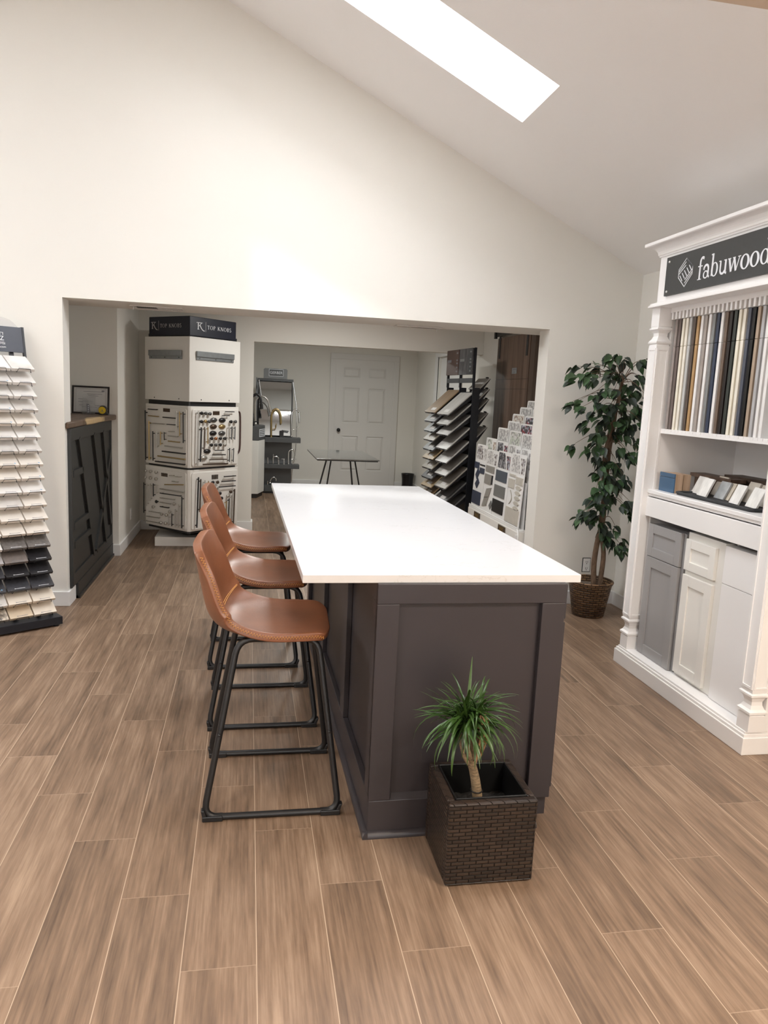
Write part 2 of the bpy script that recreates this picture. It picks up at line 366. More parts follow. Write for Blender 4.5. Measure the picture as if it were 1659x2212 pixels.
STK = [0]
def strokes_to(mb, items, fx, depth=.0012):
    """items in letter units; fx maps (u,v,w) -> world, w out of the board"""
    d0 = depth
    for it in items:
        STK[0] = (STK[0] + 1) % 9; depth = d0 + STK[0] * .00009
        if it[0] == 's':
            _, p, w = it
            L = []
            n = len(p)
            for i in range(n):
                a = Vector(p[max(i - 1, 0)]); b = Vector(p[min(i + 1, n - 1)]); t = (b - a)
                t = t.normalized() if t.length > 1e-6 else Vector((1, 0))
                q = Vector((-t.y, t.x)) * w / 2; c = Vector(p[i]); L.append((c + q, c - q))
            vs = []; fs = []
            for (a, b) in L: vs += [fx(a.x, a.y, depth), fx(b.x, b.y, depth), fx(a.x, a.y, 0), fx(b.x, b.y, 0)]
            for i in range(n - 1):
                o = i * 4; fs += [(o, o + 1, o + 5, o + 4), (o, o + 4, o + 6, o + 2), (o + 1, o + 3, o + 7, o + 5)]
            mb.add(vs, fs)
        else:
            _, cx, cy, ro, so, ri, si = it; n = 28; vs = []
            for i in range(n):
                a = 2 * PI * i / n
                vs += [fx(cx + ro * math.cos(a), cy + so * math.sin(a), depth), fx(cx + ri * math.cos(a), cy + si * math.sin(a), depth)]
            mb.add(vs, [(2 * i, 2 * i + 1, 2 * ((i + 1) % n) + 1, 2 * ((i + 1) % n)) for i in range(n)])
def word(mb, s, fx, gap=0.0):
    x = 0
    for ch in s:
        adv, it = GL[ch]
        strokes_to(mb, it, lambda u, v, w, x=x: fx(x + u, v, w)); x += adv + gap
    return x
def word_len(s, gap=0.0): return sum(GL[c][0] + gap for c in s)
ORD = ['first', 'second', 'third', 'fourth', 'fifth', 'sixth', 'seventh', 'eighth', 'ninth', 'tenth', 'eleventh', 'twelfth', 'thirteenth', 'fourteenth', 'fifteenth', 'sixteenth', 'seventeenth', 'eighteenth', 'nineteenth', 'twentieth', 'twenty-first', 'twenty-second', 'twenty-third', 'twenty-fourth', 'twenty-fifth', 'twenty-sixth']
# ------------------------------------------------------------------ camera
def cam_axes(yaw, pit, rol):
    fw = Vector((math.sin(yaw) * math.cos(pit), math.cos(yaw) * math.cos(pit), -math.sin(pit)))
    r0 = Vector((math.cos(yaw), -math.sin(yaw), 0)); u0 = r0.cross(fw)
    return r0 * math.cos(rol) + u0 * math.sin(rol), -r0 * math.sin(rol) + u0 * math.cos(rol), fw
cr_, cu_, cf_ = cam_axes(.1841, .1548, .0469)
cd = bpy.data.cameras.new('camera'); co = bpy.data.objects.new('camera', cd); COL.objects.link(co)
mw = Matrix.Identity(4)
for i in range(3): mw[i][0] = cr_[i]; mw[i][1] = cu_[i]; mw[i][2] = -cf_[i]
mw[0][3], mw[1][3], mw[2][3] = 0, 0, 1.4878
co.matrix_world = mw
cd.sensor_fit = 'VERTICAL'; cd.sensor_height = 24; cd.lens = 1612.4 / 2212 * 24; cd.clip_start = .05
S.camera = co

# ------------------------------------------------------------------ room shell
YW, OXL, OXR, OZ, RX = 5.127, -1.165, 2.085, 2.003, 2.76
RID = -1.2
def zc(x): return 3.757 - .484 * x if x >= RID else 3.757 - .484 * RID - .484 * (RID - x)
struct(MB().box(-5.4, 3.0, -4.2, 12.2, -.1, 0).build('floor', 'floor'))
# gable wall with the wide opening and the boxed header behind it
w = MB()
w.prism([(-5.3, 0), (OXL, 0), (OXL, OZ), (OXR, OZ), (OXR, 0), (RX + .1, 0), (RX + .1, zc(RX)), (RID, zc(RID)), (-5.3, zc(-5.3))], YW, 5.30, 'y')
w.box(-1.9, 2.49, 5.30, 5.62, OZ, 2.36)
struct(w.build('wall_back', 'wall'))
struct(MB().box(RX, RX + .12, -4.0, YW, 0, zc(RX)).build('wall_right', 'wall'))
struct(MB().box(-5.32, -5.2, -4.0, YW, 0, 2.0).build('wall_left', 'wall'))
w = MB(); w.box(-5.2, RX, -4.12, -4.0, 0, .35); w.box(-5.2, -2.6, -4.12, -4.0, .35, 2.4); w.box(1.9, RX, -4.12, -4.0, .35, 2.4); w.box(-2.6, 1.9, -4.12, -4.0, 2.2, 2.4)
struct(w.build('wall_front', 'wall'))
wf = MB(); wf.box(-2.6, 1.9, -4.08, -4.02, .35, .41); wf.box(-2.6, 1.9, -4.08, -4.02, 2.14, 2.2)
for x in (-2.6, -1.13, .37, 1.84): wf.box(x, x + .06, -4.08, -4.02, .35, 2.2)
wo = struct(wf.build('window_1', 'white'))
g = MB().box(-2.55, 1.85, -4.055, -4.045, .40, 2.15).build('pane', 'glass', wo)
g.location = (-wo.location[0], -wo.location[1], -wo.location[2]); 
# vaulted ceiling with two skylight shafts on the right-hand slope
SKY = [(3.77, 4.29), (2.39, 2.91)]; SX0, SX1 = -.02, 1.484
def slope(mb, x0, x1, y0, y1, t=.26):
    mb.prism([(x0, zc(x0)), (x1, zc(x1)), (x1, zc(x1) + t), (x0, zc(x0) + t)], y0, y1, 'y')
w = MB()
slope(w, RID, SX0, 1.6, YW); slope(w, SX1, RX + .12, 1.6, YW)
for a, b in ((1.6, SKY[1][0]), (SKY[1][1], SKY[0][0]), (SKY[0][1], YW)): slope(w, SX0, SX1, a, b)
LX0, LX1 = 2 * RID - SX1, 2 * RID - SX0  # openings added on the unseen left slope for extra light
slope(w, -5.3, LX0, 1.6, YW); slope(w, LX1, RID, 1.6, YW)
for a, b in ((1.6, SKY[1][0]), (SKY[1][1], SKY[0][0]), (SKY[0][1], YW)): slope(w, LX0, LX1, a, b)
struct(w.build('ceiling', 'ceil'))
# flat ceiling over the front of the showroom, ending in a cross wall
struct(MB().box(-5.2, RX, -4.0, 1.6, 2.352, 2.45).build('ceiling', 'beam'))
struct(MB().prism([(-5.3, 2.45), (RX, 2.45), (RX, zc(RX)), (RID, zc(RID)), (-5.3, zc(-5.3))], 1.48, 1.6, 'y').build('wall_front', 'wall'))
# rooms behind the opening
struct(MB().box(-3.2, 2.66, 5.62, 12.1, 2.36, 2.46).build('ceiling', 'ceil'))
w = MB(); w.box(2.49, 2.75, 5.30, 7.9, 0, 2.36); w.box(OXR, 2.49, 5.30, 5.31, 0, OZ); struct(w.build('wall_right', 'wall'))
struct(MB().box(-3.2, -1.09, 6.68, 7.94, 0, 2.36).build('wall_left', 'wall'))
w = MB(); w.box(-3.3, -3.2, 5.30, 6.8, 0, 2.36); struct(w.build('wall_left', 'wall'))
w = MB(); w.box(-1.3, .045, 7.94, 8.10, 0, 2.36); w.box(.045, 2.49, 7.94, 8.10, 1.972, 2.36); w.box(2.49, 2.66, 7.9, 8.1, 0, 2.36)
struct(w.build('wall_back', 'wall'))
struct(MB().box(-1.4, 2.8, 11.9, 12.0, 0, 2.36).build('wall_back', 'wall'))
struct(MB().box(-1.4, -1.28, 8.1, 11.9, 0, 2.36).build('wall_left', 'wall'))
w = MB(); w.box(2.65, 2.75, 8.1, 9.35, 0, 2.36); w.box(2.65, 2.75, 10.55, 11.9, 0, 2.36); w.box(2.65, 2.75, 9.35, 10.55, 2.06, 2.36)
struct(w.build('wall_right', 'wall'))
# side doorway of the far room: casing and a pale panel standing in for the bright view inside
d2 = MB(); d2.box(2.632, 2.66, 10.55, 10.66, 0, 2.06); d2.box(2.632, 2.66, 9.24, 9.35, 0, 2.06); d2.box(2.632, 2.66, 9.24, 10.66, 2.06, 2.15)
d2.box(2.70, 2.74, 9.35, 10.55, .0, 2.06)
d2o = struct(d2.build('door_2', 'white'))
# panelled door in the far wall
DX0, DX1, DY = 1.343, 2.262, 11.9
d = MB()
for a, b, c, e in ((DX0 - .09, DX0, 0, 2.02), (DX1, DX1 + .09, 0, 2.02), (DX0 - .09, DX1 + .09, 2.02, 2.11)): d.box(a, b, DY - .03, DY, c, e)
d.box(DX0, DX1, DY - .012, DY - .001, 0, 2.02)
do = struct(d.build('door_1', 'doorwhite', bevel=.004))
LOC[do.name] = tuple(do.location)
xs = (DX0 + .0, DX0 + .115, DX0 + .385, DX0 + .525, DX0 + .795, DX1); zz = (0, .27, .82, 1.03, 1.58, 1.735, 1.895, 2.02)
lf = MB(); y0, y1 = DY - .028, DY - .010
for i in (0, 2, 4): lf.box(xs[i], xs[i + 1], y0, y1, 0, 2.02)
for z0, z1 in ((0, .27), (.82, 1.03), (1.58, 1.735), (1.895, 2.02)):
    for i in (1, 3): lf.box(xs[i], xs[i + 1], y0, y1, z0, z1)
for z0, z1 in ((.27, .82), (1.03, 1.58), (1.735, 1.895)):
    for i in (1, 3):
        x0, x1 = xs[i], xs[i + 1]; b = .035
        P = [(x0 + .01, y1 - .002, z0 + .01), (x1 - .01, y1 - .002, z0 + .01), (x1 - .01, y1 - .002, z1 - .01), (x0 + .01, y1 - .002, z1 - .01)]
        Q = [(x0 + b, y0 + .003, z0 + b), (x1 - b, y0 + .003, z0 + b), (x1 - b, y0 + .003, z1 - b), (x0 + b, y0 + .003, z1 - b)]
        lf.add(P + Q, [(4, 5, 6, 7), (0, 1, 5, 4), (1, 2, 6, 5), (2, 3, 7, 6), (3, 0, 4, 7)])
lf.build('door_leaf', 'doorwhite', do)
kb = MB(); kb.tube([(1.407, DY - .028, .914), (1.407, DY - .05, .914)], .014); kb.ball((1.407, DY - .07, .914), .031, 12)
kb.build('door_knob', 'black', do, label='black round door knob')
# baseboards
def bb(name, *boxes):
    m = MB()
    for b in boxes: m.box(*b)
    return struct(m.build(name, 'white', bevel=.003))
H = .10
bb('baseboard_back', (-5.2, OXL + .015, YW - .015, YW, 0, H), (OXL, OXL + .015, YW - .0, 5.30, 0, H))
bb('baseboard_back', (OXR - .015, OXR, YW, 5.30, 0, H), (OXR - .015, RX, YW - .015, YW, 0, H))
bb('baseboard_right', (RX - .015, RX, 1.6, YW - .015, 0, H))
bb('baseboard_left', (-1.155, -1.075, 6.665, 6.68, 0, H), (-1.09, -1.075, 6.68, 7.925, 0, H))
bb('baseboard_back', (-1.09, .06, 7.925, 7.94, 0, H), (.045, .06, 7.94, 8.1, 0, H))
bb('baseboard_back', (-1.28, DX0 - .09, 11.885, 11.9, 0, H), (DX1 + .09, 2.65, 11.885, 11.9, 0, H))
bb('baseboard_right', (2.635, 2.65, 10.66, 11.885, 0, H))

# ------------------------------------------------------------------ light
wd = bpy.data.worlds.new('sky'); S.world = wd; wd.use_nodes = True
bg = wd.node_tree.nodes['Background']; bg.inputs[0].default_value = (.88, .94, 1.0, 1); bg.inputs[1].default_value = WORLD
def area(name, loc, rot, sx, sy, e, col=(1, 1, 1), spread=PI):
    l = bpy.data.lights.new(name, 'AREA'); l.shape = 'RECTANGLE'; l.size = sx; l.size_y = sy; l.energy = e; l.color = col; l.spread = spread
    o = bpy.data.objects.new(name, l); COL.objects.link(o); o.location = loc; o.rotation_euler = rot; return o
ang = math.atan(.484)
xm = (SX0 + SX1) / 2
for i, (a, b) in enumerate(SKY):
    area('skylight_and_fill', (xm + .115, (a + b) / 2, zc(xm) + .24), (0, ang, 0), (SX1 - SX0) / math.cos(ang) + .0, b - a, E_SKY, (.97, .98, 1))
    area('skylight_and_fill', (2 * RID - xm - .115, (a + b) / 2, zc(xm) + .24), (0, -ang, 0), (SX1 - SX0) / math.cos(ang), b - a, E_LEFT_FILL, (.98, .985, 1))  # added fill from the left, brightening the right-hand cabinet and ceiling
area('window_daylight', (-.35, -3.9, 1.3), (-PI / 2, 0, 0), 4.3, 1.7, E_WIN, (1, .98, .955))
# unseen ceiling lamps of the front showroom; added fill lights in the two rooms behind
for x, y in ((-1.6, .3), (1.7, .5), (-1.4, -2.2), (1.5, -1.8)):
    area('unseen_ceiling_light', (x, y, 2.34), (0, 0, 0), .5, .5, E_LAMP, (1, .89, .77))
area('unseen_ceiling_light', (.7, 6.6, 2.34), (0, 0, 0), .3, .3, E_MID, (1, .99, .95))
area('unseen_ceiling_light', (1.0, 9.6, 2.34), (0, 0, 0), .3, .3, E_FAR, (.98, 1, .96))
sl = bpy.data.lights.new('sun', 'SUN'); sl.energy = E_SUN; sl.angle = math.radians(4); sl.color = (1, .97, .92)
so = bpy.data.objects.new('sun', sl); COL.objects.link(so)
so.rotation_euler = Vector((.04, 1.0, -1.60)).to_track_quat('-Z', 'Y').to_euler(); so.location = (2, 0, 6)
S.view_settings.view_transform = 'Standard'; S.view_settings.look = 'None'; S.view_settings.gamma = 1
S.view_settings.use_curve_mapping = False; S.view_settings.exposure = EXPO
S.cycles.max_bounces = 10; S.cycles.diffuse_bounces = 6; S.cycles.glossy_bounces = 5; S.cycles.transparent_max_bounces = 8
S.cycles.sample_clamp_indirect = 6; S.cycles.caustics_reflective = False; S.cycles.caustics_refractive = False
# ------------------------------------------------------------------ island and worktop
IX, IY, IR = .2, 2.37, .0123
X0, X1, Y0, Y1, ZT = .421, 1.074, 2.302, 4.66, .8865
isl = thing('kitchen_island', 'dark charcoal panelled kitchen island under the white quartz worktop', 'kitchen island', (IX, IY, 0), IR)
LOC[isl.name] = (IX, IY, 0)
MB().box(X0 + .022, X1 - .004, Y0 + .022, Y1, .03, ZT).build('body', 'island', isl)
# front end panel: stiles and rails around a recessed field
fr = MB(); t0, t1 = Y0, Y0 + .022
fr.box(X0, X0 + .075, t0, t1, .13, .818); fr.box(X1 - .083, X1, t0, t1, .105, .818)
fr.box(X0, X1, t0, t1, .818, ZT); fr.box(X0, X1 - .083, t0, t1, .0, .13)
fr.box(X1 - .083, X1 - .045, t0, t1, 0, .105)
fr.build('end_panel_frame', 'island', isl, bevel=.0025)
b = MB(); xa, xb = X0 + .075, X1 - .083
b.add([(xa, t0 + .001, .130), (xb, t0 + .001, .130), (xb, t1 + .001, .146), (xa, t1 + .001, .146)], [(0, 1, 2, 3)])
b.build('panel_moulding', 'island', isl)
# seating side: three recessed fields
sd = MB(); s0, s1 = X0, X0 + .022
ys = [(Y0 + .0005, Y0 + .085), (2.945, 3.045), (3.745, 3.845), (Y1 - .09, Y1)]
for a, c in ys: sd.box(s0, s1, a, c, .14, .818)
sd.box(s0, s1, Y0 + .0005, Y1, .818, ZT - .0005); sd.box(s0, s1, Y0 + .0005, Y1, 0, .14)
sd.build('side_panel_frame', 'island', isl, bevel=.0025)
# quarter-round along the floor
q = MB(); pr = [(0, 0), (.018, 0)] + [(.018 * math.cos(a * PI / 16), .022 * math.sin(a * PI / 16)) for a in range(1, 9)]
q.prism([(X0 - p[0], p[1]) for p in pr], Y0 - .018, Y1, 'y'); q.prism([(Y0 - p[0], p[1]) for p in pr], X0 - .018, X1 - .045, 'x')
q.build('base_moulding', 'island', isl)
# working side: drawer over door, four bays, above a recessed plinth
n = 4; L = (Y1 - Y0 - .03) / n
for i in range(n):
    a = Y0 + .03 + i * L; c = a + L - .006
    dr = MB().box(X1 - .003, X1 + .019, a, c, .752, ZT - .012).build('drawer', 'island', isl, bevel=.003)
    dd = MB().box(X1 - .003, X1 + .019, a, c, .128, .740).build('door', 'island', isl, bevel=.003)
    h = MB().tube([(X1 + .02, a + L / 2 - .06, .81), (X1 + .045, a + L / 2 - .06, .81), (X1 + .045, a + L / 2 + .06, .81), (X1 + .02, a + L / 2 + .06, .81)], .005, 6).build('handle', PULL['n'], dr)
MB().box(X1 - .07, X1 - .045, Y0 + .03, Y1, 0, .105).build('plinth', 'island', isl)

ct = MB().box(.178, 1.1283, 2.3137, 4.694, ZT, .914, Matrix.Translation((IX, IY, 0)) @ Matrix.Rotation(IR, 4, 'Z') @ Matrix.Translation((-IX, -IY, 0)))
cto = ct.build('countertop', 'quartz', bevel=.002)
tag(cto, 'long white quartz worktop with faint veins resting on the charcoal island', 'countertop')

# ------------------------------------------------------------------ bar stools
def catmull(pts, n):
    out = []
    P = [Vector(p) for p in pts]; P = [P[0] * 2 - P[1]] + P + [P[-1] * 2 - P[-2]]
    m = len(P) - 3
    for i in range(n + 1):
        t = i / n * m; k = min(int(t), m - 1); f = t - k
        a, b, c, d = P[k:k + 4]
        out.append(.5 * ((2 * b) + (c - a) * f + (2 * a - 5 * b + 4 * c - d) * f * f + (3 * b - a - 3 * c + d) * f ** 3))
    return out
# centre line of the shell, x forward (towards the island), z up: front lip -> seat -> back
PROF = [(.198, .645), (.165, .650), (.09, .648), (.0, .645), (-.08, .648), (-.15, .656), (-.195, .677), (-.222, .715), (-.236, .765), (-.247, .818), (-.257, .870), (-.266, .920), (-.271, .958)]
HALF = [.196, .208, .218, .224, .228, .230, .230, .229, .226, .220, .212, .202, .190]
CURL = [.002, .004, .006, .010, .024, .048, .068, .066, .058, .050, .040, .028, .016]   # how far the edge leaves the centre line
def shell_grid(nu=20, nv=40):
    pr = catmull([(a, b, 0) for a, b in PROF], nv); hf = catmull([(h, 0, 0) for h in HALF], nv); cu = catmull([(c, 0, 0) for c in CURL], nv)
    G = []
    for i in range(nv + 1):
        p = pr[i]; a = pr[max(i - 1, 0)]; c = pr[min(i + 1, nv)]
        t = Vector((c.x - a.x, 0, c.y - a.y)).normalized(); nrm = Vector((-t.z, 0, t.x)); nrm = nrm if (nrm.z > .0 or nrm.x > 0) else -nrm
        # normal on the sitting side
        nrm = Vector((t.z, 0, -t.x))
        row = []
        for j in range(nu + 1):
            u = -1 + 2 * j / nu
            k = abs(u) ** 3 * cu[i].x
            drop = (abs(u) ** 4) * (.045 if i > nv - 3 else 0) * 0
            y = u * hf[i].x
            row.append(Vector((p.x, y, p.y)) + nrm * k)
        G.append(row)
    return G
def stool_shell(parent):
    G = shell_grid(); nv, nu = len(G) - 1, len(G[0]) - 1
    # rounded outline of the top edge and front corners
    for i in range(nv + 1):
        for j in range(nu + 1):
            u = abs(-1 + 2 * j / nu)
            if i > nv - 8: G[i][j].z -= .018 * max(0, (u - .55) / .45) ** 2 * ((i - nv + 8) / 8)
            if i < 8: G[i][j].x -= .024 * max(0, (u - .5) / .5) ** 2 * ((8 - i) / 8)
    me = bpy.data.meshes.new('seat'); vs = []; fs = []
    for r in G: vs += [tuple(v) for v in r]
    k = nu + 1
    for i in range(nv):
        for j in range(nu): fs.append((i * k + j, (i + 1) * k + j, (i + 1) * k + j + 1, i * k + j + 1))
    me.from_pydata(vs, [], fs); me.polygons.foreach_set('use_smooth', [True] * len(fs)); me.update(); me.materials.append(M['leather'])
    o = bpy.data.objects.new('seat', me); COL.objects.link(o); o.parent = parent
    o.rotation_euler = (0, 0, -.05)
    so = o.modifiers.new('thick', 'SOLIDIFY'); so.thickness = .030; so.offset = 0
    bv = o.modifiers.new('bevel', 'BEVEL'); bv.width = .012; bv.segments = 4; bv.limit_method = 'ANGLE'; bv.angle_limit = .8
    # zigzag seam just outside the rim, and the double seam where seat meets back
    st = MB()
    for side in (0, nu):
        sg = -1 if side == 0 else 1
        rim = [G[i][side] for i in range(nv - 1)]
        pts = []
        cum = [0]
        for a, b in zip(rim[:-1], rim[1:]): cum.append(cum[-1] + (b - a).length)
        m = int(cum[-1] / .0050)
        for q in range(m + 1):
            d = cum[-1] * q / m
            i = max(x for x in range(len(cum)) if cum[x] <= d + 1e-9); i = min(i, len(rim) - 2)
            f = (d - cum[i]) / max(cum[i + 1] - cum[i], 1e-6); p = rim[i].lerp(rim[i + 1], f)
            t = (rim[i + 1] - rim[i]).normalized(); nr = Vector((t.z, 0, -t.x))
            # on the edge face: alternate between the sitting side and the outer side
            pts.append(p + Vector((0, sg * .0025, 0)) + nr * (.0062 if q % 2 else -.0038))
        st.tube(pts, .0015, 4, caps=False)
    for di in (0, 1):
        i = int(nv * .50) + di
        pts = []
        for j in range(1, nu):
            a = G[i + 1][j] - G[i - 1][j]; nr = Vector((a.z, 0, -a.x)).normalized()
            pts.append(G[i][j] + nr * .0180 + a.normalized() * (-.002 if di else .002))
        st.tube(pts, .0016, 4, caps=False)
    st.build('stitching', 'stitch', parent).rotation_euler = (0, 0, -.05)
    return o
def rounded(pts, r, n=5):
    """polyline with rounded corners"""
    P = [Vector(p) for p in pts]; m = len(P); out = []
    for i in range(m):
        a, b, c = P[i - 1], P[i], P[(i + 1) % m]
        u = (a - b).normalized(); v = (c - b).normalized()
        rr = min(r, (a - b).length * .45, (c - b).length * .45)
        s, e = b + u * rr, b + v * rr
        for k in range(n + 1):
            f = k / n; out.append(s * (1 - f) ** 2 + b * 2 * f * (1 - f) + e * f * f)
    return out
def make_stool(label, loc, rz):
    t = thing('bar_stool', label, 'bar stool', loc, rz, 'leather bar stools along the island', local=True)
    LOC[t.name] = (0, 0, 0)
    stool_shell(t)
    for s in (-1, 1):
        yb, yt = s * .231, s * .150
        pts = [(-.237, yb, .012), (.236, yb, .012), (.150, yt, .628), (-.128, yt, .628)]
        MB().tube(rounded(pts, .055), .0115, 10, closed=True).build('leg_frame', 'black', t)
        for x in (-.205, .205):
            f = MB(); f.box(x - .035, x + .035, yb - .014, yb + .014, 0, .020)
            f.prism([(x - .035 if x < 0 else x + .02, .018), (x - .02 if x < 0 else x + .035, .018), (x - .028 if x < 0 else x + .043, .042), (x - .040 if x < 0 else x + .032, .042)], yb - .013, yb + .013, 'y')
            f.build('foot_pad', 'black', t, bevel=.003)
        for x0, x1 in ((-.237, -.128), (.236, .150)):
            f = (.30 - .012) / .616; p = (x0 + (x1 - x0) * f, yb + (yt - yb) * f, .30)
            MB().ball((p[0], p[1] + s * .0115, p[2]), .006, 8).build('bolt', 'black', t)
    c = MB(); c.box(-.10, -.06, -.15, .15, .626, .638); c.box(.08, .12, -.15, .15, .626, .642)
    c.build('seat_bracket', 'black', t)
    return t
s1 = make_stool('tan leather bar stool nearest the camera, in front of its two twins', (.107, 2.690, 0), 0)
dup(s1, (.085, 3.402, 0), .01, 'tan leather bar stool in the middle of the row of three along the island')
dup(s1, (.046, 4.142, 0), .015, 'tan leather bar stool at the far end of the row of three')

# ------------------------------------------------------------------ dracaena in the wicker cube
PX0, PX1, PY0, PY1, PZ = .618, .902, 2.012, 2.280, .277
pl = thing('potted_dracaena', 'spiky green dracaena in a dark brown wicker cube planter against the island end', 'potted plant', ((PX0 + PX1) / 2, (PY0 + PY1) / 2, 0))
k = MB(); cx_, cy_ = (PX0 + PX1) / 2, (PY0 + PY1) / 2
for a, c, e, g_ in ((PX0, PX1, PY0, PY0 + .028), (PX0, PX1, PY1 - .028, PY1), (PX0, PX0 + .028, PY0 + .028, PY1 - .028), (PX1 - .028, PX1, PY0 + .028, PY1 - .028)):
    k.box(a, c, e, g_, .006, PZ)
k.box(PX0 + .01, PX1 - .01, PY0 + .01, PY1 - .01, 0, .012)
k.build('wicker_basket', 'wicker', pl, bevel=.006)
li = MB()
a, c, e, g_ = PX0 + .026, PX1 - .026, PY0 + .026, PY1 - .026
for p in ((a, c, e, e + .005), (a, c, g_ - .005, g_), (a, a + .005, e, g_), (c - .005, c, e, g_)): li.box(*p, .08, PZ + .004)
li.build('liner', 'liner', pl, bevel=.002)
so_ = MB()
nn = 14; vs = [(a + (c - a) * i / nn, e + (g_ - e) * j / nn, .175 + random.uniform(-.004, .006)) for i in range(nn + 1) for j in range(nn + 1)]
so_.add(vs, [(i * (nn + 1) + j, (i + 1) * (nn + 1) + j, (i + 1) * (nn + 1) + j + 1, i * (nn + 1) + j + 1) for i in range(nn) for j in range(nn)])
so_.build('soil', 'soil', pl)
TY = 2.135
tr = MB()
tr.tube(catmull([(.752, TY, .165), (.748, TY, .215), (.738, TY, .275), (.728, TY, .315), (.716, TY, .352)], 14), [.0185 - .0004 * i for i in range(15)], 10)
for p in ([(.722, TY, .330), (.694, TY - .004, .368), (.678, TY, .42), (.672, TY, .47)], [(.720, TY, .34), (.705, TY - .012, .385), (.690, TY - .012, .43), (.688, TY - .006, .49)],
          [(.722, TY, .335), (.722, TY + .006, .385), (.702, TY + .004, .44), (.698, TY, .50)], [(.726, TY, .33), (.738, TY + .004, .385), (.736, TY + .006, .45), (.730, TY, .50)]):
    tr.tube(catmull(p, 10), [.0080 - .0003 * i for i in range(11)], 8)
tr.build('trunk', 'drbark', pl)
MB().tube([(.742 + .0185 * math.cos(i * PI / 8), TY + .0185 * math.sin(i * PI / 8), .250) for i in range(16)], .0022, 5, closed=True).build('tie', 'black', pl)
def strap(mb, base, az, el, length, droop, w):
    n = 9; pts = []; p = Vector(base); e_ = el
    for i in range(n + 1):
        pts.append(p.copy())
        e_ = el - droop * (i / n) ** 1.3
        p = p + Vector((math.cos(az) * math.cos(e_), math.sin(az) * math.cos(e_), math.sin(e_))) * (length / n)
    side = Vector((-math.sin(az), math.cos(az), 0)); vs = []
    for i, q in enumerate(pts):
        f = i / n; ww = w * (min(1, f * 5 + .45)) * (1 - f ** 2.2) + .0004
        dn = Vector((0, 0, -ww * .25))
        vs += [q - side * ww - dn, q + dn * 1.0, q + side * ww - dn]
    fs = []
    for i in range(n):
        o = i * 3; fs += [(o, o + 1, o + 4, o + 3), (o + 1, o + 2, o + 5, o + 4)]
    mb.add(vs, fs, True)
lv = MB(); rnd = random.Random(3)
heads = [(.674, TY, .475), (.688, TY - .006, .495), (.698, TY + .004, .508), (.728, TY, .503)]
for i in range(150):
    h = heads[i % 4]
    el = rnd.uniform(-.55, 1.45); az = rnd.uniform(0, 2 * PI)
    ln = rnd.uniform(.10, .185) * (1.0 if el < 1 else .95)
    if math.sin(az) * math.cos(el) * ln > .11: ln *= .6
    strap(lv, (h[0] + rnd.uniform(-.008, .008), h[1] + rnd.uniform(-.008, .008), h[2] + rnd.uniform(-.02, .02)), az, el, ln, rnd.uniform(.5, 1.7), rnd.uniform(.0035, .0062))
for az, el, ln, dr in ((2.95, .25, .245, 2.3), (3.3, .6, .19, 1.0), (.05, .55, .19, 1.2), (-.3, .1, .18, .9), (3.05, .2, .17, .6), (-1.2, .0, .20, 1.6), (-.9, .1, .20, 1.8), (1.2, 1.25, .19, .3)):
    strap(lv, (.694, TY, .50), az, el, ln, dr, .0058)
for i in range(34):
    az = rnd.uniform(PI * .88, PI * 2.12); h = heads[i % 4]
    strap(lv, (h[0], h[1], h[2] - .01), az, rnd.uniform(-.25, .55), rnd.uniform(.14, .205), rnd.uniform(1.3, 2.3), rnd.uniform(.0042, .0062))
lv.build('leaves', 'drleaf', pl)
dl = MB()
for i in range(9):
    b_ = Vector((.735 + rnd.uniform(-.010, .016), TY - .02 + rnd.uniform(-.012, .012), .515 + rnd.uniform(-.008, .004)))
    dl.tube(catmull([b_, b_ + Vector((.007, -.006, -.02)), b_ + Vector((.008 + rnd.uniform(-.004, .004), -.004, -.07)), b_ + Vector((rnd.uniform(-.012, .008), 0, -.10 - rnd.uniform(0, .05)))], 8), .0034, 5)
dl.build('dry_leaves', 'dead', pl)

# ------------------------------------------------------------------ ficus in the basket
FX, FY = 2.425, 4.845
fc = thing('potted_ficus', 'tall artificial ficus tree in a round brown woven basket by the corner', 'potted plant', (FX, FY, 0))
kk = MB(); prof = [(.105, 0), (.112, .004), (.150, .228), (.158, .240), (.160, .250), (.153, .256), (.146, .246), (.140, .20)]
kk.lathe(prof, (FX, FY, 0), 40); ko = kk.build('woven_basket', 'basket', fc)
MB().tube([(FX + .154 * math.cos(i * PI / 20), FY + .154 * math.sin(i * PI / 20), .250) for i in range(40)], .0085, 8, closed=True).build('rim', 'basket', ko)
nn = 16; MB().add([(FX, FY, .215)] + [(FX + .142 * math.cos(2 * PI * i / 24), FY + .142 * math.sin(2 * PI * i / 24), .205 + random.uniform(0, .008)) for i in range(24)], [(0, 1 + i, 1 + (i + 1) % 24) for i in range(24)]).build('moss', 'moss', fc)
st = MB()
A = catmull([(2.452, 4.84, .20), (2.440, 4.845, .376), (2.455, 4.85, .546), (2.482, 4.85, .705), (2.470, 4.86, .90), (2.462, 4.87, 1.10), (2.478, 4.87, 1.28), (2.51, 4.87, 1.45), (2.533, 4.87, 1.60), (2.532, 4.87, 1.70)], 36)
Bc = catmull([(2.488, 4.83, .20), (2.500, 4.83, .424), (2.480, 4.84, .565), (2.470, 4.86, .705), (2.492, 4.88, .90), (2.500, 4.89, 1.165), (2.512, 4.89, 1.30), (2.520, 4.88, 1.50)], 30)
st.tube(A, [.020 - .0002 * i for i in range(37)], 10); st.tube(Bc, [.018 - .0002 * i for i in range(31)], 10)
st.build('trunk', 'ficbark', fc)
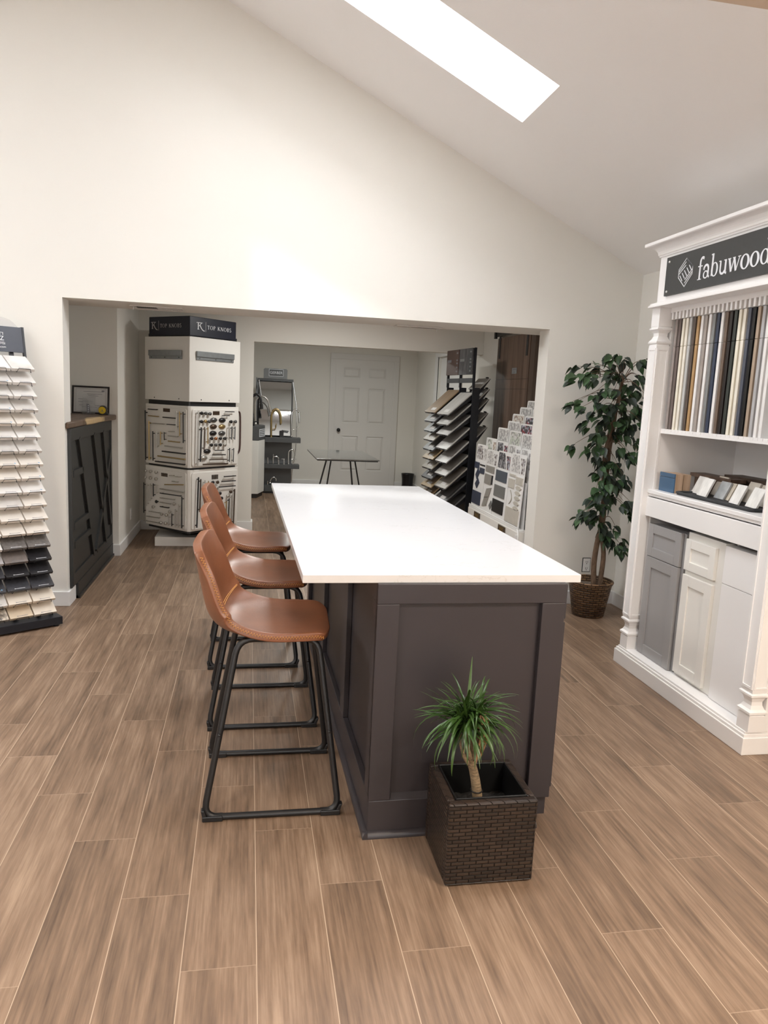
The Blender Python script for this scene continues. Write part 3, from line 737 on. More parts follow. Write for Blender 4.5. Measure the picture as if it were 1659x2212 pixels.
CL = """180,290 250,262 310,272 480,135 560,125 605,152 690,172 740,160 225,215 330,195 420,210 470,240 520,205 545,270 430,280 350,320 680,285 740,292 630,350 700,380 400,380 470,390 330,400 200,480 260,470 220,520 340,480 400,490 460,500 540,490 590,520 640,440 700,430 680,500 720,560 340,560 420,560 500,560 570,590 650,590 690,640 280,650 340,620 400,620 470,620 530,640 590,660 650,660 350,720 410,720 380,780 440,700 560,720 620,720 690,770 250,805 320,825 380,830 440,850 560,830 620,865 690,865 600,900 380,900 430,930 490,930 545,960 400,965 390,1030 440,1035 500,1045 560,1045 420,1090 520,1090 580,1120 330,1140 400,1150 480,1140 440,1190 520,1195 560,1250 600,1250 340,1225 380,1240 430,1280 220,1300 265,1325 330,1345 300,1390 400,1335 615,1340 645,1325 370,1400 410,1420 450,1420 440,1490 465,1540 500,1545 530,1460 520,1605 570,1560 565,1615"""
CL = [tuple(map(int, c.split(','))) for c in CL.split()]
lf = MB(); ld = MB(); tw = MB(); rnd = random.Random(11)
def leaf(mb, p, d, ln, w, tilt):
    d = d.normalized(); s = d.cross(Vector((0, 0, 1)))
    if s.length < .1: s = Vector((1, 0, 0))
    s.normalize(); s = (Matrix.Rotation(tilt, 3, d) @ s); nrm = s.cross(d)
    pts = [(0, 0), (.18, .42), (.42, .5), (.68, .33), (.88, .12), (1, 0)]
    vs = [p + d * ln * a - nrm * ln * .10 * (a * a) for a, _ in pts]
    L = [p + d * ln * a + s * w * b + nrm * w * .22 * b * 2 - nrm * ln * .10 * a * a for a, b in pts[1:-1]]
    R = [p + d * ln * a - s * w * b + nrm * w * .22 * b * 2 - nrm * ln * .10 * a * a for a, b in pts[1:-1]]
    V = vs + L + R; fs = [(0, 6, 1), (0, 1, 10)]
    for i in range(3): fs += [(1 + i, 6 + i, 7 + i, 2 + i), (1 + i, 2 + i, 11 + i, 10 + i)]
    fs += [(4, 9, 5), (4, 5, 13)]
    mb.add(V, fs, True)
def ficus_xz(cx, cy):
    # frontal layout of the sprays: offset right of the stem and height above the floor
    return 1.9458 + .00094238 * cx + 7.48e-5 * cy, 1.8985 + 5.49e-5 * cx - .0008898 * cy
for i, (a, b) in enumerate(CL):
    x, z = ficus_xz(a, b)
    tx = 2.48 if z < 1.2 else 2.515
    y = FY - .03 + rnd.uniform(-.13, .10) * min(1, .35 + abs(x - tx) * 3)
    y = min(y, 5.04)
    c = Vector((x, y, z)); out = Vector((x - tx, (y - FY) * 1.2, 0))
    x = c.x
    zz = min(1.66, max(.5, z + .09)); tp = min(A, key=lambda q: abs(q.z - zz))
    if (c - tp).length > .05:
        tw.tube(catmull([tp, tp.lerp(c, .5) + Vector((0, 0, .05)), c + Vector((0, 0, .025))], 8), [.0035 - .0003 * j for j in range(9)], 5)
    for q in range(6):
        d = Vector((out.x * 3 + rnd.uniform(-.6, .6), out.y * 3 + rnd.uniform(-.8, .5), -.5 + rnd.uniform(-.6, .35)))
        p = c + Vector((rnd.uniform(-.022, .022), rnd.uniform(-.03, .03), rnd.uniform(-.015, .03)))
        ln = rnd.uniform(.062, .092)
        e = p + d.normalized() * ln
        if e.y > 5.10 or e.x > 2.73: d = Vector((-abs(d.x) * .3, -abs(d.y), d.z)); 
        leaf(ld if rnd.random() < .45 else lf, p, d, ln, ln * rnd.uniform(.55, .68), rnd.uniform(-.7, .7))
lf.build('foliage', 'ficleaf', fc); ld.build('foliage', 'ficleafdark', fc); tw.build('twigs', 'ficbark', fc)

# wall sockets
def socket(p, axis, label):
    t = thing('wall_socket', label, 'wall socket', p, 0)
    x, y, z = p
    if axis == 'y': bx = lambda mb, a, b, c, d, e0, e1: mb.box(x + a, x + b, y - e1, y - e0, z + c, z + d)
    else: bx = lambda mb, a, b, c, d, e0, e1: mb.box(x + e0, x + e1, y + a, y + b, z + c, z + d)
    k = MB(); bx(k, -.033, .033, -.055, .055, 0, .004); k.build('cover_plate', 'outletdark' if axis == 'y' else 'white', t, bevel=.001)
    k = MB(); bx(k, -.028, .028, -.05, .05, .004, .009); f = k.build('face', 'white', t, bevel=.002)
    k = MB()
    for dz in (-.024, .024):
        bx(k, -.008, -.005, dz - .006, dz + .006, .009, .0095); bx(k, .005, .008, dz - .006, dz + .006, .009, .0095); bx(k, -.003, .003, dz - .016, dz - .010, .009, .0095)
    k.build('slots', 'outletdark', f)
socket((2.519, YW, .30), 'y', 'white wall socket without cover plate behind the ficus basket')
socket((-1.09, 7.34, .26), 'x', 'white wall socket low on the side wall beside the knob display tower')
# ------------------------------------------------------------------ white display cabinet on the right
XF, YA, YB = 2.17, 2.737, 3.895
cab = thing('display_cabinet', 'tall white display cabinet with crown moulding and square posts against the right wall', 'display cabinet', (2.45, 3.32, 0))
W = 'cabwhite'
m = MB(); m.box(2.152, 2.742, 2.735, 3.922, 0, .080); m.build('plinth', W, cab, bevel=.003)
m = MB(); m.box(2.158, 2.742, 2.741, 3.914, .080, .094); m.box(2.166, 2.742, 2.746, 3.905, .094, .105); m.build('plinth_moulding', W, cab, bevel=.002)
m = MB(); m.box(2.25, 2.742, YB - .075, YB, .105, 2.03); m.build('side_panel', W, cab)
m = MB(); m.box(2.25, 2.742, 2.742, 2.812, .105, 2.03); m.build('side_panel', W, cab)
MB().box(2.722, 2.742, 2.812, YB - .075, .105, 2.03).build('back_panel', W, cab)
def post(yc, hw=.039):
    x = XF + hw; r2 = math.sqrt(2)
    R = Matrix.Translation((x, yc, 0)) @ Matrix.Rotation(PI / 4, 4, 'Z')
    pf = [(.039, .105), (.039, .178), (.034, .182), (.044, .188), (.044, .198), (.034, .208), (.027, .224), (.026, .240), (.033, .258), (.044, .268), (.044, .276), (.036, .282), (.039, .290), (.039, 1.822), (.036, 1.830), (.044, 1.838), (.044, 1.846), (.034, 1.858), (.026, 1.875), (.027, 1.892), (.036, 1.904), (.044, 1.910), (.044, 1.918), (.036, 1.922), (.039, 1.928), (.039, 2.025)]
    mb = MB(); mb.lathe([(h * r2, z) for h, z in pf], n=4, T=R, smooth=False)
    o = mb.build('post', W, cab)
    # raised frame on the two visible faces of the shaft
    f = MB()
    for a, b in ((-.036, -.026), (.026, .036)):
        f.box(x - hw - .004, x - hw + .001, yc + a, yc + b, .31, 1.80); f.box(x + a, x + b, yc - hw - .004, yc - hw + .001, .31, 1.80)
    for z in (.30, 1.80):
        f.box(x - hw - .004, x - hw + .001, yc - .036, yc + .036, z, z + .01); f.box(x - .036, x + .036, yc - hw - .004, yc - hw + .001, z, z + .01)
    f.build('shaft_frame', W, o)
post(YB - .039); post(YA + .039)
m = MB(); m.box(2.139, 2.742, 2.706, 3.893, 2.025, 2.037); m.box(2.146, 2.742, 2.714, 3.886, 2.037, 2.047); m.build('upper_moulding', W, cab, bevel=.002)
MB().box(2.172, 2.742, 2.742, 3.862, 2.047, 2.345).build('frieze', W, cab)
# crown: cove swept round three sides
pr = [(0, 2.288), (.006, 2.288), (.009, 2.296)] + [(.012 + .046 * (1 - math.cos(a * PI / 14)), 2.298 + .044 * math.sin(a * PI / 14)) for a in range(8)] + [(.062, 2.343), (.066, 2.347), (.066, 2.362), (0, 2.362)]
vs = []; n = len(pr)
for (d, z) in pr: vs += [(2.742, 3.862 + d, z), (2.172 - d, 3.862 + d, z), (2.172 - d, 2.742 - d, z), (2.742, 2.742 - d, z)]
fs = []
for i in range(n - 1):
    for j in range(3): fs.append((i * 4 + j, i * 4 + j + 1, (i + 1) * 4 + j + 1, (i + 1) * 4 + j))
fs.append(tuple((n - 1) * 4 + j for j in range(4)))
MB().add(vs, fs).build('crown', W, cab)
# sign with emblem and lettering
sg = MB().box(2.158, 2.172, 2.835, 3.776, 2.076, 2.272).build('sign_board', 'signgrey', cab, bevel=.001)
xs_ = 2.158
lt = MB(); fx = lambda u, v, w_: (xs_ - w_, 3.483 - u * .1065, 2.1175 + v * .107)
word(lt, 'fabuwood', fx); lt.build('lettering', 'signwhite', sg)
em = MB(); fe = lambda u, v, w_: (xs_ - w_, 3.588 - u, 2.1715 + v)
TP, RU, RL, BT, LL, LU = (0, .0695), (.061, .021), (.061, -.015), (0, -.0695), (-.061, -.018), (-.061, .021)
wv = .0042
items = [ST([TP, RU, RL, BT, LL, LU, TP, RU], wv)]
for k in (1, 2):
    d = .0125 * k
    items.append(ST([(-.061, .021 - d), (-.0 - .0, .0695 - d * 1.35)], wv))
    items.append(ST([(.061, -.015 + d), (0, -.0695 + d * 1.35)], wv))
for k in range(5):
    x0 = -.048 + k * .019
    items.append(ST([(x0, -.010 + k * .0105), (x0 + .026, -.040 + k * .0105)], wv))
strokes_to(em, items, fe); em.build('emblem', 'signwhite', sg)
for y, z in ((3.745, 2.247), (3.748, 2.096), (2.86, 2.247), (2.86, 2.096)):
    s_ = MB(); s_.lathe([(.006, 0), (.006, .004), (.003, .006)], n=10, T=Matrix.Translation((xs_, y, z)) @ Matrix.Rotation(-PI / 2, 4, 'Y')); s_.build('screw', 'white', sg)
# comb rail and shelf holding the door samples
SYT, PITCH = 3.792, .0335
NS = 24
m = MB(); m.box(2.236, 2.252, 2.812, 3.82, 2.000, 2.025)
for k in range(NS + 6): m.box(2.236, 2.250, SYT - PITCH * k - .012 + .0105, SYT - PITCH * k + .0105 + .003, 1.962, 2.001)
m.build('comb_rail', W, cab)
MB().box(2.252, 2.72, 2.812, 3.82, 2.000, 2.025).build('top_panel', W, cab)
m = MB(); m.box(2.245, 2.722, 2.812, 3.82, 1.352, 1.377)
for k in range(NS + 6): m.box(2.243, 2.2452, SYT - PITCH * k - .018, SYT - PITCH * k - .006, 1.366, 1.377)
m.build('shelf', W, cab)
m = MB(); m.box(2.203, 2.722, 2.812, 3.82, 1.018, 1.040); m.box(2.210, 2.722, 2.812, 3.82, 1.003, 1.018); m.build('ledge', W, cab, bevel=.003)
MB().box(2.204, 2.225, 2.812, 3.82, .891, .997).build('apron', W, cab, bevel=.002)
m = MB()
for y in (3.441, 3.124): m.box(2.30, 2.72, y - .008, y + .008, .105, .89)
m.build('divider', W, cab)

cols = {'taupe': (.30, .26, .24), 'mauve brown': (.135, .105, .095), 'cream': (.82, .78, .66), 'ivory': (.84, .80, .70), 'light grey': (.52, .53, .52), 'honey oak': (.44, .28, .13), 'dark umber': (.10, .075, .06),
        'white': (.84, .83, .82), 'warm grey': (.36, .32, .29), 'navy': (.035, .048, .085), 'espresso': (.016, .011, .010), 'charcoal green': (.035, .042, .038), 'slate blue': (.085, .095, .125), 'black': (.008, .008, .009), 'tan': (.42, .33, .25), 'pale grey': (.46, .46, .47), 'walnut': (.16, .115, .085), 'stone grey': (.24, .25, .25), 'chocolate': (.12, .085, .07)}
seq = ['taupe', 'mauve brown', 'cream', 'ivory', 'light grey', 'dark umber', 'honey oak', 'white', 'warm grey', 'white', 'stone grey', 'navy', 'white', 'walnut', 'espresso', 'charcoal green', 'cream', 'ivory', 'slate blue', 'black', 'tan', 'pale grey', 'white', 'white']
seen = {}
CM = {k: mat('sample_' + k.replace(' ', '_'), v, .4, noise=.05, nscale=12) for k, v in cols.items()}
for k, c in enumerate(seq):
    y = SYT - PITCH * k - .012
    m = MB(); m.box(2.2525, 2.33, y - .0098, y + .0098, 1.377, 1.818); m.box(2.2525, 2.33, y - .0098, y + .0098, 1.8195, 1.962)
    o = m.build('door_sample', CM[c], bevel=.0015)
    tag(o, f'upright {c} door sample, {ORD[k]} from left under the comb rail', 'door sample', 'door samples in the white display cabinet')

# cabinet fronts in the three lower bays
def shaker(mb, x, y0, y1, z0, z1, rail, t=.019):
    mb.box(x, x + t, y0, y0 + rail, z0, z1); mb.box(x, x + t, y1 - rail, y1, z0, z1)
    mb.box(x, x + t, y0 + rail, y1 - rail, z0, z0 + rail); mb.box(x, x + t, y0 + rail, y1 - rail, z1 - rail, z1)
    mb.box(x + .008, x + t, y0 + rail, y1 - rail, z0 + rail, z1 - rail)
g1 = thing('cabinet_front_sample', 'grey shaker cabinet front with drawer over door in the left lower bay', 'cabinet sample', (2.26, 3.62, .105), 0, 'cabinet fronts in the lower bays')
MB().box(2.2405, 2.295, 3.452, 3.792, .107, .850).build('body', 'greypaint', g1)
m = MB(); shaker(m, 2.2205, 3.472, 3.792, .672, .852, .05); m.build('drawer_front', 'greypaint', g1, bevel=.0015)
m = MB(); shaker(m, 2.2205, 3.472, 3.792, .107, .668, .058); m.build('door_front', 'greypaint', g1, bevel=.0015)
g2 = thing('cabinet_front_sample', 'off-white shaker cabinet front with small drawer in the middle lower bay', 'cabinet sample', (2.26, 3.28, .105), 0, 'cabinet fronts in the lower bays')
MB().box(2.2425, 2.295, 3.132, 3.438, .107, .868).build('body', 'offwhite', g2, bevel=.001)
m = MB(); shaker(m, 2.2235, 3.180, 3.428, .675, .835, .045); m.build('drawer_front', 'offwhite', g2, bevel=.0015)
m = MB(); shaker(m, 2.2235, 3.180, 3.428, .125, .650, .055); m.build('door_front', 'offwhite', g2, bevel=.0015)
g3 = thing('cabinet_front_sample', 'plain white slab cabinet front with one horizontal joint in the right lower bay', 'cabinet sample', (2.26, 2.97, .105), 0, 'cabinet fronts in the lower bays')
MB().box(2.2425, 2.295, 2.828, 3.116, .107, .862).build('body', 'cabwhite', g3)
MB().box(2.2305, 2.2425, 2.828, 3.116, .682, .862).build('drawer_front', 'cabwhite', g3, bevel=.001)
MB().box(2.2305, 2.2425, 2.828, 3.116, .107, .679).build('door_front', 'cabwhite', g3, bevel=.001)

# things on the middle shelf
t = thing('finish_block', 'blue painted block with shadow line at the left end of the middle shelf', 'sample block', (2.28, 3.71, 1.04))
m = MB(); m.box(2.250, 2.256, 3.637, 3.784, 1.0405, 1.120); m.box(2.250, 2.256, 3.637, 3.784, 1.122, 1.143); m.build('painted_face', 'blue', t)
MB().box(2.256, 2.300, 3.637, 3.784, 1.0405, 1.1425).build('core', 'oak', t, label='bare oak core')
o = MB().box(2.304, 2.345, 3.637, 3.784, 1.0405, 1.1415).build('finish_block', 'oak'); tag(o, 'oak block standing right behind the blue block on the middle shelf', 'sample block')
for i, (x0, x1, y0, y1, h, mm, lb) in enumerate(((2.43, 2.52, 3.42, 3.78, .104, 'wooddoor', 'flat walnut board lying at the back of the middle shelf, leftmost of three'), (2.53, 2.64, 3.22, 3.62, .112, 'woodtrim', 'dark brown board lying in the back corner of the middle shelf'), (2.56, 2.69, 2.83, 3.18, .095, 'greyshelf', 'grey board lying at the back right of the middle shelf'))):
    m = MB(); m.box(x0, x1, y0, y1, 1.0405 + h - .02, 1.0405 + h); m.box(x0 + .01, x1 - .01, y0 + .03, y1 - .03, 1.0405, 1.0405 + h - .02)
    tag(m.build('sample_board', mm, bevel=.001), lb, 'sample board')
m = MB(); pts = []
for (cx, cy, a0) in ((2.42, 3.585, 0), (2.262, 3.585, 90), (2.272, 3.02, 180), (2.42, 3.02, 270)):
    for k in range(6):
        a = math.radians(a0 + k * 18); pts.append((cx + .02 * math.cos(a), cy + .02 * math.sin(a)))
m.prism(pts, 1.0405, 1.050, 'z'); m.tube([(p[0], p[1], 1.053) for p in pts], .006, 6, closed=True)
tag(m.build('sample_tray', 'tray'), 'flat dark grey felt tray holding marble cards on the middle shelf', 'tray')
TM = [mat('marble_white', (.78, .77, .74), .3, noise=.18, nscale=22, stretch=(1, 3, 1)), mat('marble_cream', (.74, .69, .60), .35, noise=.15, nscale=25), mat('stone_grey', (.40, .42, .43), .4, noise=.25, nscale=30), mat('stone_beige', (.60, .54, .44), .4, noise=.2, nscale=30)]
cards = [(2.335, 3.57, 0, 'cream-tinged marble card at the left end of the front row in the felt tray', .098), (2.300, 3.465, 0, 'white marble card standing second in the front row in the felt tray', .100),
         (2.335, 3.372, 2, 'grey stone card standing right of the second marble card in the tray', .094), (2.345, 3.338, 3, 'beige stone card in the gap at the middle of the tray, left one of two', .092), (2.358, 3.302, 3, 'beige stone card in the gap at the middle of the tray, right one of two', .090),
         (2.295, 3.195, 0, 'white marble card with beige edge right of the gap in the tray', .100), (2.300, 3.075, 0, 'brightest white marble card at the right end of the tray', .100),
         (2.405, 3.505, 1, 'cream stone card in the back row of the tray, leftmost', .108), (2.405, 3.255, 1, 'cream stone card in the back row of the tray behind the gap', .108), (2.385, 3.135, 1, 'cream stone card in the back row of the tray, rightmost', .105)]
for x, y, k, lb, h in cards:
    T = Matrix.Translation((x, y, 1.0525)) @ Matrix.Rotation(math.radians(-6), 4, 'Z') @ Matrix.Rotation(math.radians(24), 4, 'Y')
    w_ = .046 if 'gap' not in lb or 'back' in lb else .040
    o = MB().box(0, .010, -w_, w_, 0.0, h, T).build('marble_card' if k < 2 else 'stone_card', TM[k], bevel=.0008)
    tag(o, lb, 'stone sample', 'stone cards in the felt tray')

# ------------------------------------------------------------------ rotating tower of pulls and knobs
TC = (-.52, 7.345, 0); A_ = .3076
tw = thing('pull_display_tower', 'square white rotating tower covered with cabinet pulls and knobs in the alcove', 'display tower', TC, PI / 4, local=True)
LOC[tw.name] = (0, 0, 0)
def chamf(a, c): return [(-a + c, -a), (a - c, -a), (a, -a + c), (a, a - c), (a - c, a), (-a + c, a), (-a, a - c), (-a, -a + c)]
m = MB(); R45 = Matrix.Rotation(-PI / 4, 4, 'Z'); m.box(-.32, .31, -.24, .33, 0, .085, R45); m.build('floor_plinth', 'tower', tw, bevel=.002)
m = MB(); m.lathe([(.10, .085), (.10, .15)], n=20); m.prism(chamf(A_ - .015, .02), .148, .172, 'z'); m.build('turntable', 'black', tw)
m = MB(); m.prism(chamf(A_ - .02, .01), .172, 1.95, 'z'); m.build('core', 'black', tw)
for z0, z1, e in ((.172, .738, .004), (.757, 1.312, .002)):
    o = MB().prism(chamf(A_ + e, .018), z0, z1, 'z').build('display_drum', 'tower', tw, bevel=.003)
    f = MB(); a = A_ + e
    for s in (0, 1, 2, 3):
        R = Matrix.Rotation(s * PI / 2, 4, 'Z')
        L = a - .028; pts = []
        for cx, cz, a0 in ((L - .02, z1 - .045, 0), (-L + .02, z1 - .045, 90), (-L + .02, z0 + .035, 180), (L - .02, z0 + .035, 270)):
            for k in range(4): an = math.radians(a0 + 30 * k); pts.append((cx + .02 * math.cos(an), cz + .02 * math.sin(an)))
        f.prism(pts, -a - .010, -a + .001, 'y', R)
    f.build('display_panel', 'tower', o, bevel=.003)
o = MB().prism(chamf(A_, .004), 1.352, 1.922, 'z').build('upper_drum', 'tower', tw, bevel=.002)
for s in (0, 3):
    R = Matrix.Rotation(s * PI / 2, 4, 'Z')
    off = .03 if s == 3 else 0
    k = MB(); k.box(-.235 - off * 0, .215, -A_ - .020, -A_ - .001, 1.750, 1.800, R); k.box(-.235, .215, -A_ - .010, -A_ - .001, 1.722, 1.752, R)
    h = k.build('label_rail', 'hookgrey', tw, bevel=.003)
    k = MB()
    for x in (-.20, -.01, .18): k.ball(tuple(R @ Vector((x, -A_ - .011, 1.737))), .005, 6)
    k.build('rivet', PULL['k'], h)
    k = MB()
    for x in (-.17, .17): k.ball(tuple(R @ Vector((x, -A_ - .001, 1.372))), .006, 6)
    k.build('screw', PULL['k'], o)
hd = MB().box(-.300, .255, -.300, .255, 1.930, 2.098).build('header_box', 'navy', tw, bevel=.004)
for s, mm in ((0, 'signwhite'), (3, 'letterdim')):  # left face takes a darker copy of the white lettering
    if s == 0: f0 = lambda u, v, w_: (u, -.3005 - w_, v)
    else: f0 = lambda u, v, w_: (-.3005 - w_, -u, v)     # left face: image left is +y
    lt = MB(); s_ = .038
    fx = lambda u, v, w_: f0(-.098 + u * .0385, 2.000 + v * .034, w_)
    word(lt, 'TOP KNOBS', fx, .10)
    fx = lambda u, v, w_: f0(-.222 + u * .085, 1.990 + v * .062, w_)
    strokes_to(lt, [ST([(0, .96), (.78, .96)], .07), ST([(.0, .96), (-.02, .86)], .04), ST([(.20, .95), (.20, .0)], .11), ST([(.08, .02), (.34, .02)], .05), ST([(.30, .48), (.66, .95)], .06), ST([(.42, .62), (.60, .22), (.80, -.05), (1.05, -.16)], .11)], fx)
    strokes_to(lt, [ST([(-.118, 1.975), (-.118, 2.062)], .0022)], lambda u, v, w_: f0(u, v, w_))
    lt.build('lettering', mm, hd)
BARS= [('L','k',0.217,1.262,0.093,1.262),('L','b',0.215,1.202,0.074,1.2),('L','n',0.157,1.136,-0.015,1.137),('L','k',0.008,1.198,-0.167,1.198),('L','k',-0.048,1.137,-0.167,1.139),('L','n',-0.071,1.075,-0.133,1.078),('L','n',-0.064,1.035,-0.197,1.035),('L','b',-0.067,0.987,-0.22,0.986),('L','n',-0.018,0.939,-0.259,0.938),('L','k',0.017,0.887,-0.297,0.888),('L','b',0.079,0.839,-0.295,0.838),('L','k',0.115,0.786,-0.293,0.791),('L','k',0.258,1.249,0.253,0.788),('L','b',0.205,1.153,0.202,0.789),('L','k',0.15,1.062,0.146,0.789),('L','n',0.093,1.064,0.093,0.91),('L','b',0.039,1.065,0.039,0.941),('L','k',-0.011,1.064,-0.013,0.99),('L','n',-0.178,1.263,-0.179,1.103),('L','b',-0.221,1.261,-0.224,1.043),('L','k',-0.268,1.26,-0.272,0.984),('R','n',-0.231,1.274,-0.24,0.777),('R','k',-0.198,1.127,-0.207,0.815),('R','z',-0.159,1.13,-0.164,0.917),('R','b',-0.119,1.13,-0.119,0.974),('R','n',0.139,1.131,0.135,1.008),('R','k',0.179,1.131,0.173,1.008),('R','g',0.218,1.13,0.216,1.007),('R','k',0.153,0.929,0.151,0.796),('R','g',0.205,0.927,0.201,0.793),('R','k',0.098,1.269,0.206,1.269),('R','k',0.063,1.232,0.147,1.234),('R','k',-0.029,0.913,0.083,0.911),('R','k',-0.059,0.872,0.101,0.868),('R','z',-0.093,0.829,0.117,0.824),('R','z',-0.173,0.789,0.132,0.782),('L','k',0.281,0.571,0.283,0.28),('L','n',0.234,0.569,0.238,0.353),('L','n',0.185,0.571,0.188,0.406),('L','k',0.144,0.574,0.142,0.453),('L','n',0.096,0.571,0.096,0.483),('L','n',-0.075,0.293,-0.076,0.205),('L','k',-0.12,0.324,-0.12,0.205),('L','n',-0.168,0.371,-0.169,0.202),('L','n',-0.212,0.421,-0.213,0.205),('L','k',-0.257,0.496,-0.257,0.205),('L','n',-0.081,0.672,-0.139,0.676),('L','n',-0.162,0.671,-0.24,0.674),('L','n',-0.119,0.623,-0.195,0.622),('L','b',-0.018,0.582,-0.274,0.606),('L','n',0.048,0.536,-0.291,0.539),('L','k',0.048,0.495,-0.246,0.5),('L','n',0.048,0.451,-0.161,0.457),('L','n',0.046,0.409,-0.106,0.411),('L','k',0.046,0.369,-0.075,0.371),('L','n',0.208,0.304,0.053,0.308),('L','n',0.243,0.253,0.053,0.259),('L','n',0.283,0.206,0.062,0.211),('R','k',-0.225,0.675,-0.241,0.21),('R','z',-0.199,0.656,-0.207,0.353),('R','n',-0.149,0.642,-0.153,0.383),('R','b',-0.106,0.632,-0.105,0.414),('R','b',0.118,0.426,0.116,0.284),('R','k',0.154,0.448,0.148,0.244),('R','n',0.187,0.474,0.183,0.218),('R','z',0.226,0.533,0.215,0.192),('R','k',0.087,0.66,0.238,0.66),('R','k',0.057,0.616,0.236,0.613),('R','k',0.025,0.566,0.235,0.564)]
KNOBS= [('R','k',-0.191,1.253),('R','g',-0.142,1.252),('R','g',-0.092,1.249),('R','k',-0.193,1.178),('R','b',-0.145,1.18),('R','g',-0.099,1.178),('R','k',-0.069,1.023),('R','c',-0.016,1.022),('R','k',0.04,1.021),('R','k',0.095,1.02),('R','k',-0.07,0.963),('R','g',-0.015,0.962),('R','k',0.039,0.962),('R','n',0.096,0.96),('R','k',0.17,1.176),('R','g',0.226,1.176),('L','n',0.263,0.682),('L','n',0.189,0.683),('L','n',0.109,0.683),('L','n',0.268,0.62),('L','n',0.192,0.621),('L','n',0.112,0.62),('L','k',0.102,0.408),('L','n',0.151,0.352),('L','n',-0.146,0.416),('L','n',-0.083,0.334),('L','n',-0.036,0.298),('L','n',0.03,0.298),('L','n',-0.027,0.22),('L','n',0.04,0.217),('R','k',-0.048,0.615),('R','z',0.01,0.613),('R','n',-0.001,0.557),('R','z',0.179,0.509),('R','n',0.144,0.472),('R','k',0.042,0.505),('R','k',0.062,0.457)]
CUPS= [('R','g',-0.03,1.191),('R','k',0.074,1.189),('R','z',-0.033,1.131),('R','b',0.073,1.13),('R','k',-0.036,1.07),('R','g',0.072,1.068),('R','k',-0.107,0.905),('R','n',-0.146,0.845)]
PLATES= [('L',0.031,1.279,-0.062,1.247),('R',-0.04,1.272,0.04,1.237),('L',0.059,0.684,-0.034,0.651),('R',-0.049,0.683,0.033,0.64)]
def onface(side, s, z, w_): return (s, -A_ - w_, z) if side == 'R' else (-A_ - w_, s, z)
for side, c, sa, za, sb, zb in BARS:
    m = MB(); a = Vector((sa, za)); b = Vector((sb, zb)); L = (b - a).length
    r = .0065 if L > .3 else (.005 if L > .12 else .0042)
    P = lambda q, w_: onface(side, q.x, q.y, w_)
    m.tube([P(a, .036), P(b, .036)], r, 8)
    d = (b - a) / L
    for q in (a + d * min(.02, L * .12), b - d * min(.02, L * .12)): m.tube([P(q, .009), P(q, .036)], r * .8, 6)
    m.build('bar_pull', PULL[c], tw)
for side, c, s, z in KNOBS:
    m = MB(); R = Matrix.Translation(onface(side, s, z, .010)) @ (Matrix.Rotation(PI / 2, 4, 'X') if side == 'R' else Matrix.Rotation(-PI / 2, 4, 'Y'))
    m.lathe([(.009, 0), (.009, .003), (.005, .006), (.005, .014), (.014, .018), (.0165, .024), (.014, .030), (.006, .033)], n=12, T=R)
    m.build('knob', PULL[c], tw)
for side, c, s, z in CUPS:
    m = MB(); T = Matrix.Translation(onface(side, s, z, .010)) @ (Matrix.Identity(4) if side == 'R' else Matrix.Rotation(-PI / 2, 4, 'Z'))
    vs = []; n = 12
    for i in range(n + 1):
        for j in range(5):
            a = PI * i / n; b = PI / 2 * j / 4
            vs.append((.045 * math.cos(a) * math.cos(b * .999), -.026 * math.sin(b), .022 * math.sin(a) * math.cos(b) - .006))
    vs2 = []
    for i in range(n + 1):
        for j in range(7):
            a = 2 * PI * i / n; b = PI / 2 * j / 6
            vs2.append((.044 * math.cos(a) * math.cos(b), -.024 * math.sin(b), .023 * math.sin(a) * math.cos(b)))
    fs = [(i * 7 + j, (i + 1) * 7 + j, (i + 1) * 7 + j + 1, i * 7 + j + 1) for i in range(n) for j in range(6)]
    m.add(vs2, fs, True, T); m.build('cup_pull', PULL[c], tw)
for side, sa, za, sb, zb in PLATES:
    a, b = min(sa, sb), max(sa, sb)
    m = MB()
    if side == 'R': m.box(a, b, -A_ - .014, -A_ - .009, zb, za)
    else: m.box(-A_ - .014, -A_ - .009, a, b, zb, za)
    m.build('name_plate', PULL['z'], tw)
# long pull on the hidden rear face that shows past the right-hand corner
m = MB(); x = A_ + .036
m.tube(catmull([(x - .03, -A_ + .03, 1.27), (x, -A_ + .03, 1.24), (x + .006, -A_ + .03, 1.03), (x, -A_ + .03, .90), (x - .03, -A_ + .03, .86)], 14), .009, 8)
m.build('bar_pull', mat('dark_red_pull', (.05, .018, .015), .35), tw)

# ------------------------------------------------------------------ quartz sample rack on the left
RZ = math.atan2(.579, .815)
rk = thing('sample_rack', 'tall black stepped rack of quartz samples leaning back left of the opening', 'sample rack', (-1.098, 4.69, 0), RZ, local=True)
LOC[rk.name] = (0, 0, 0)
m = MB(); m.box(-.46, 0, 0, .30, .012, .060); m.build('base', 'rackblack', rk, bevel=.002)
m = MB()
for x in (-.43, -.03): m.lathe([(.018, 0), (.018, .012)], (x, .03, 0), 12); m.lathe([(.018, 0), (.018, .012)], (x, .27, 0), 12)
m.build('foot', 'rackblack', rk)
for x in (-.44, -.018):
    m = MB(); yz = [(.115, .06), (.150, .06), (.498, 1.80), (.470, 1.80)]
    m.prism(yz, x - .006, x + .006, 'x'); m.build('upright', 'rackblack', rk)
m = MB()
for z, y in ((.10, .125), (.60, .225), (1.10, .325), (1.58, .425)): m.box(-.44, -.018, y + .012, y + .022, z, z + .03)
m.build('crossbar', 'rackblack', rk)
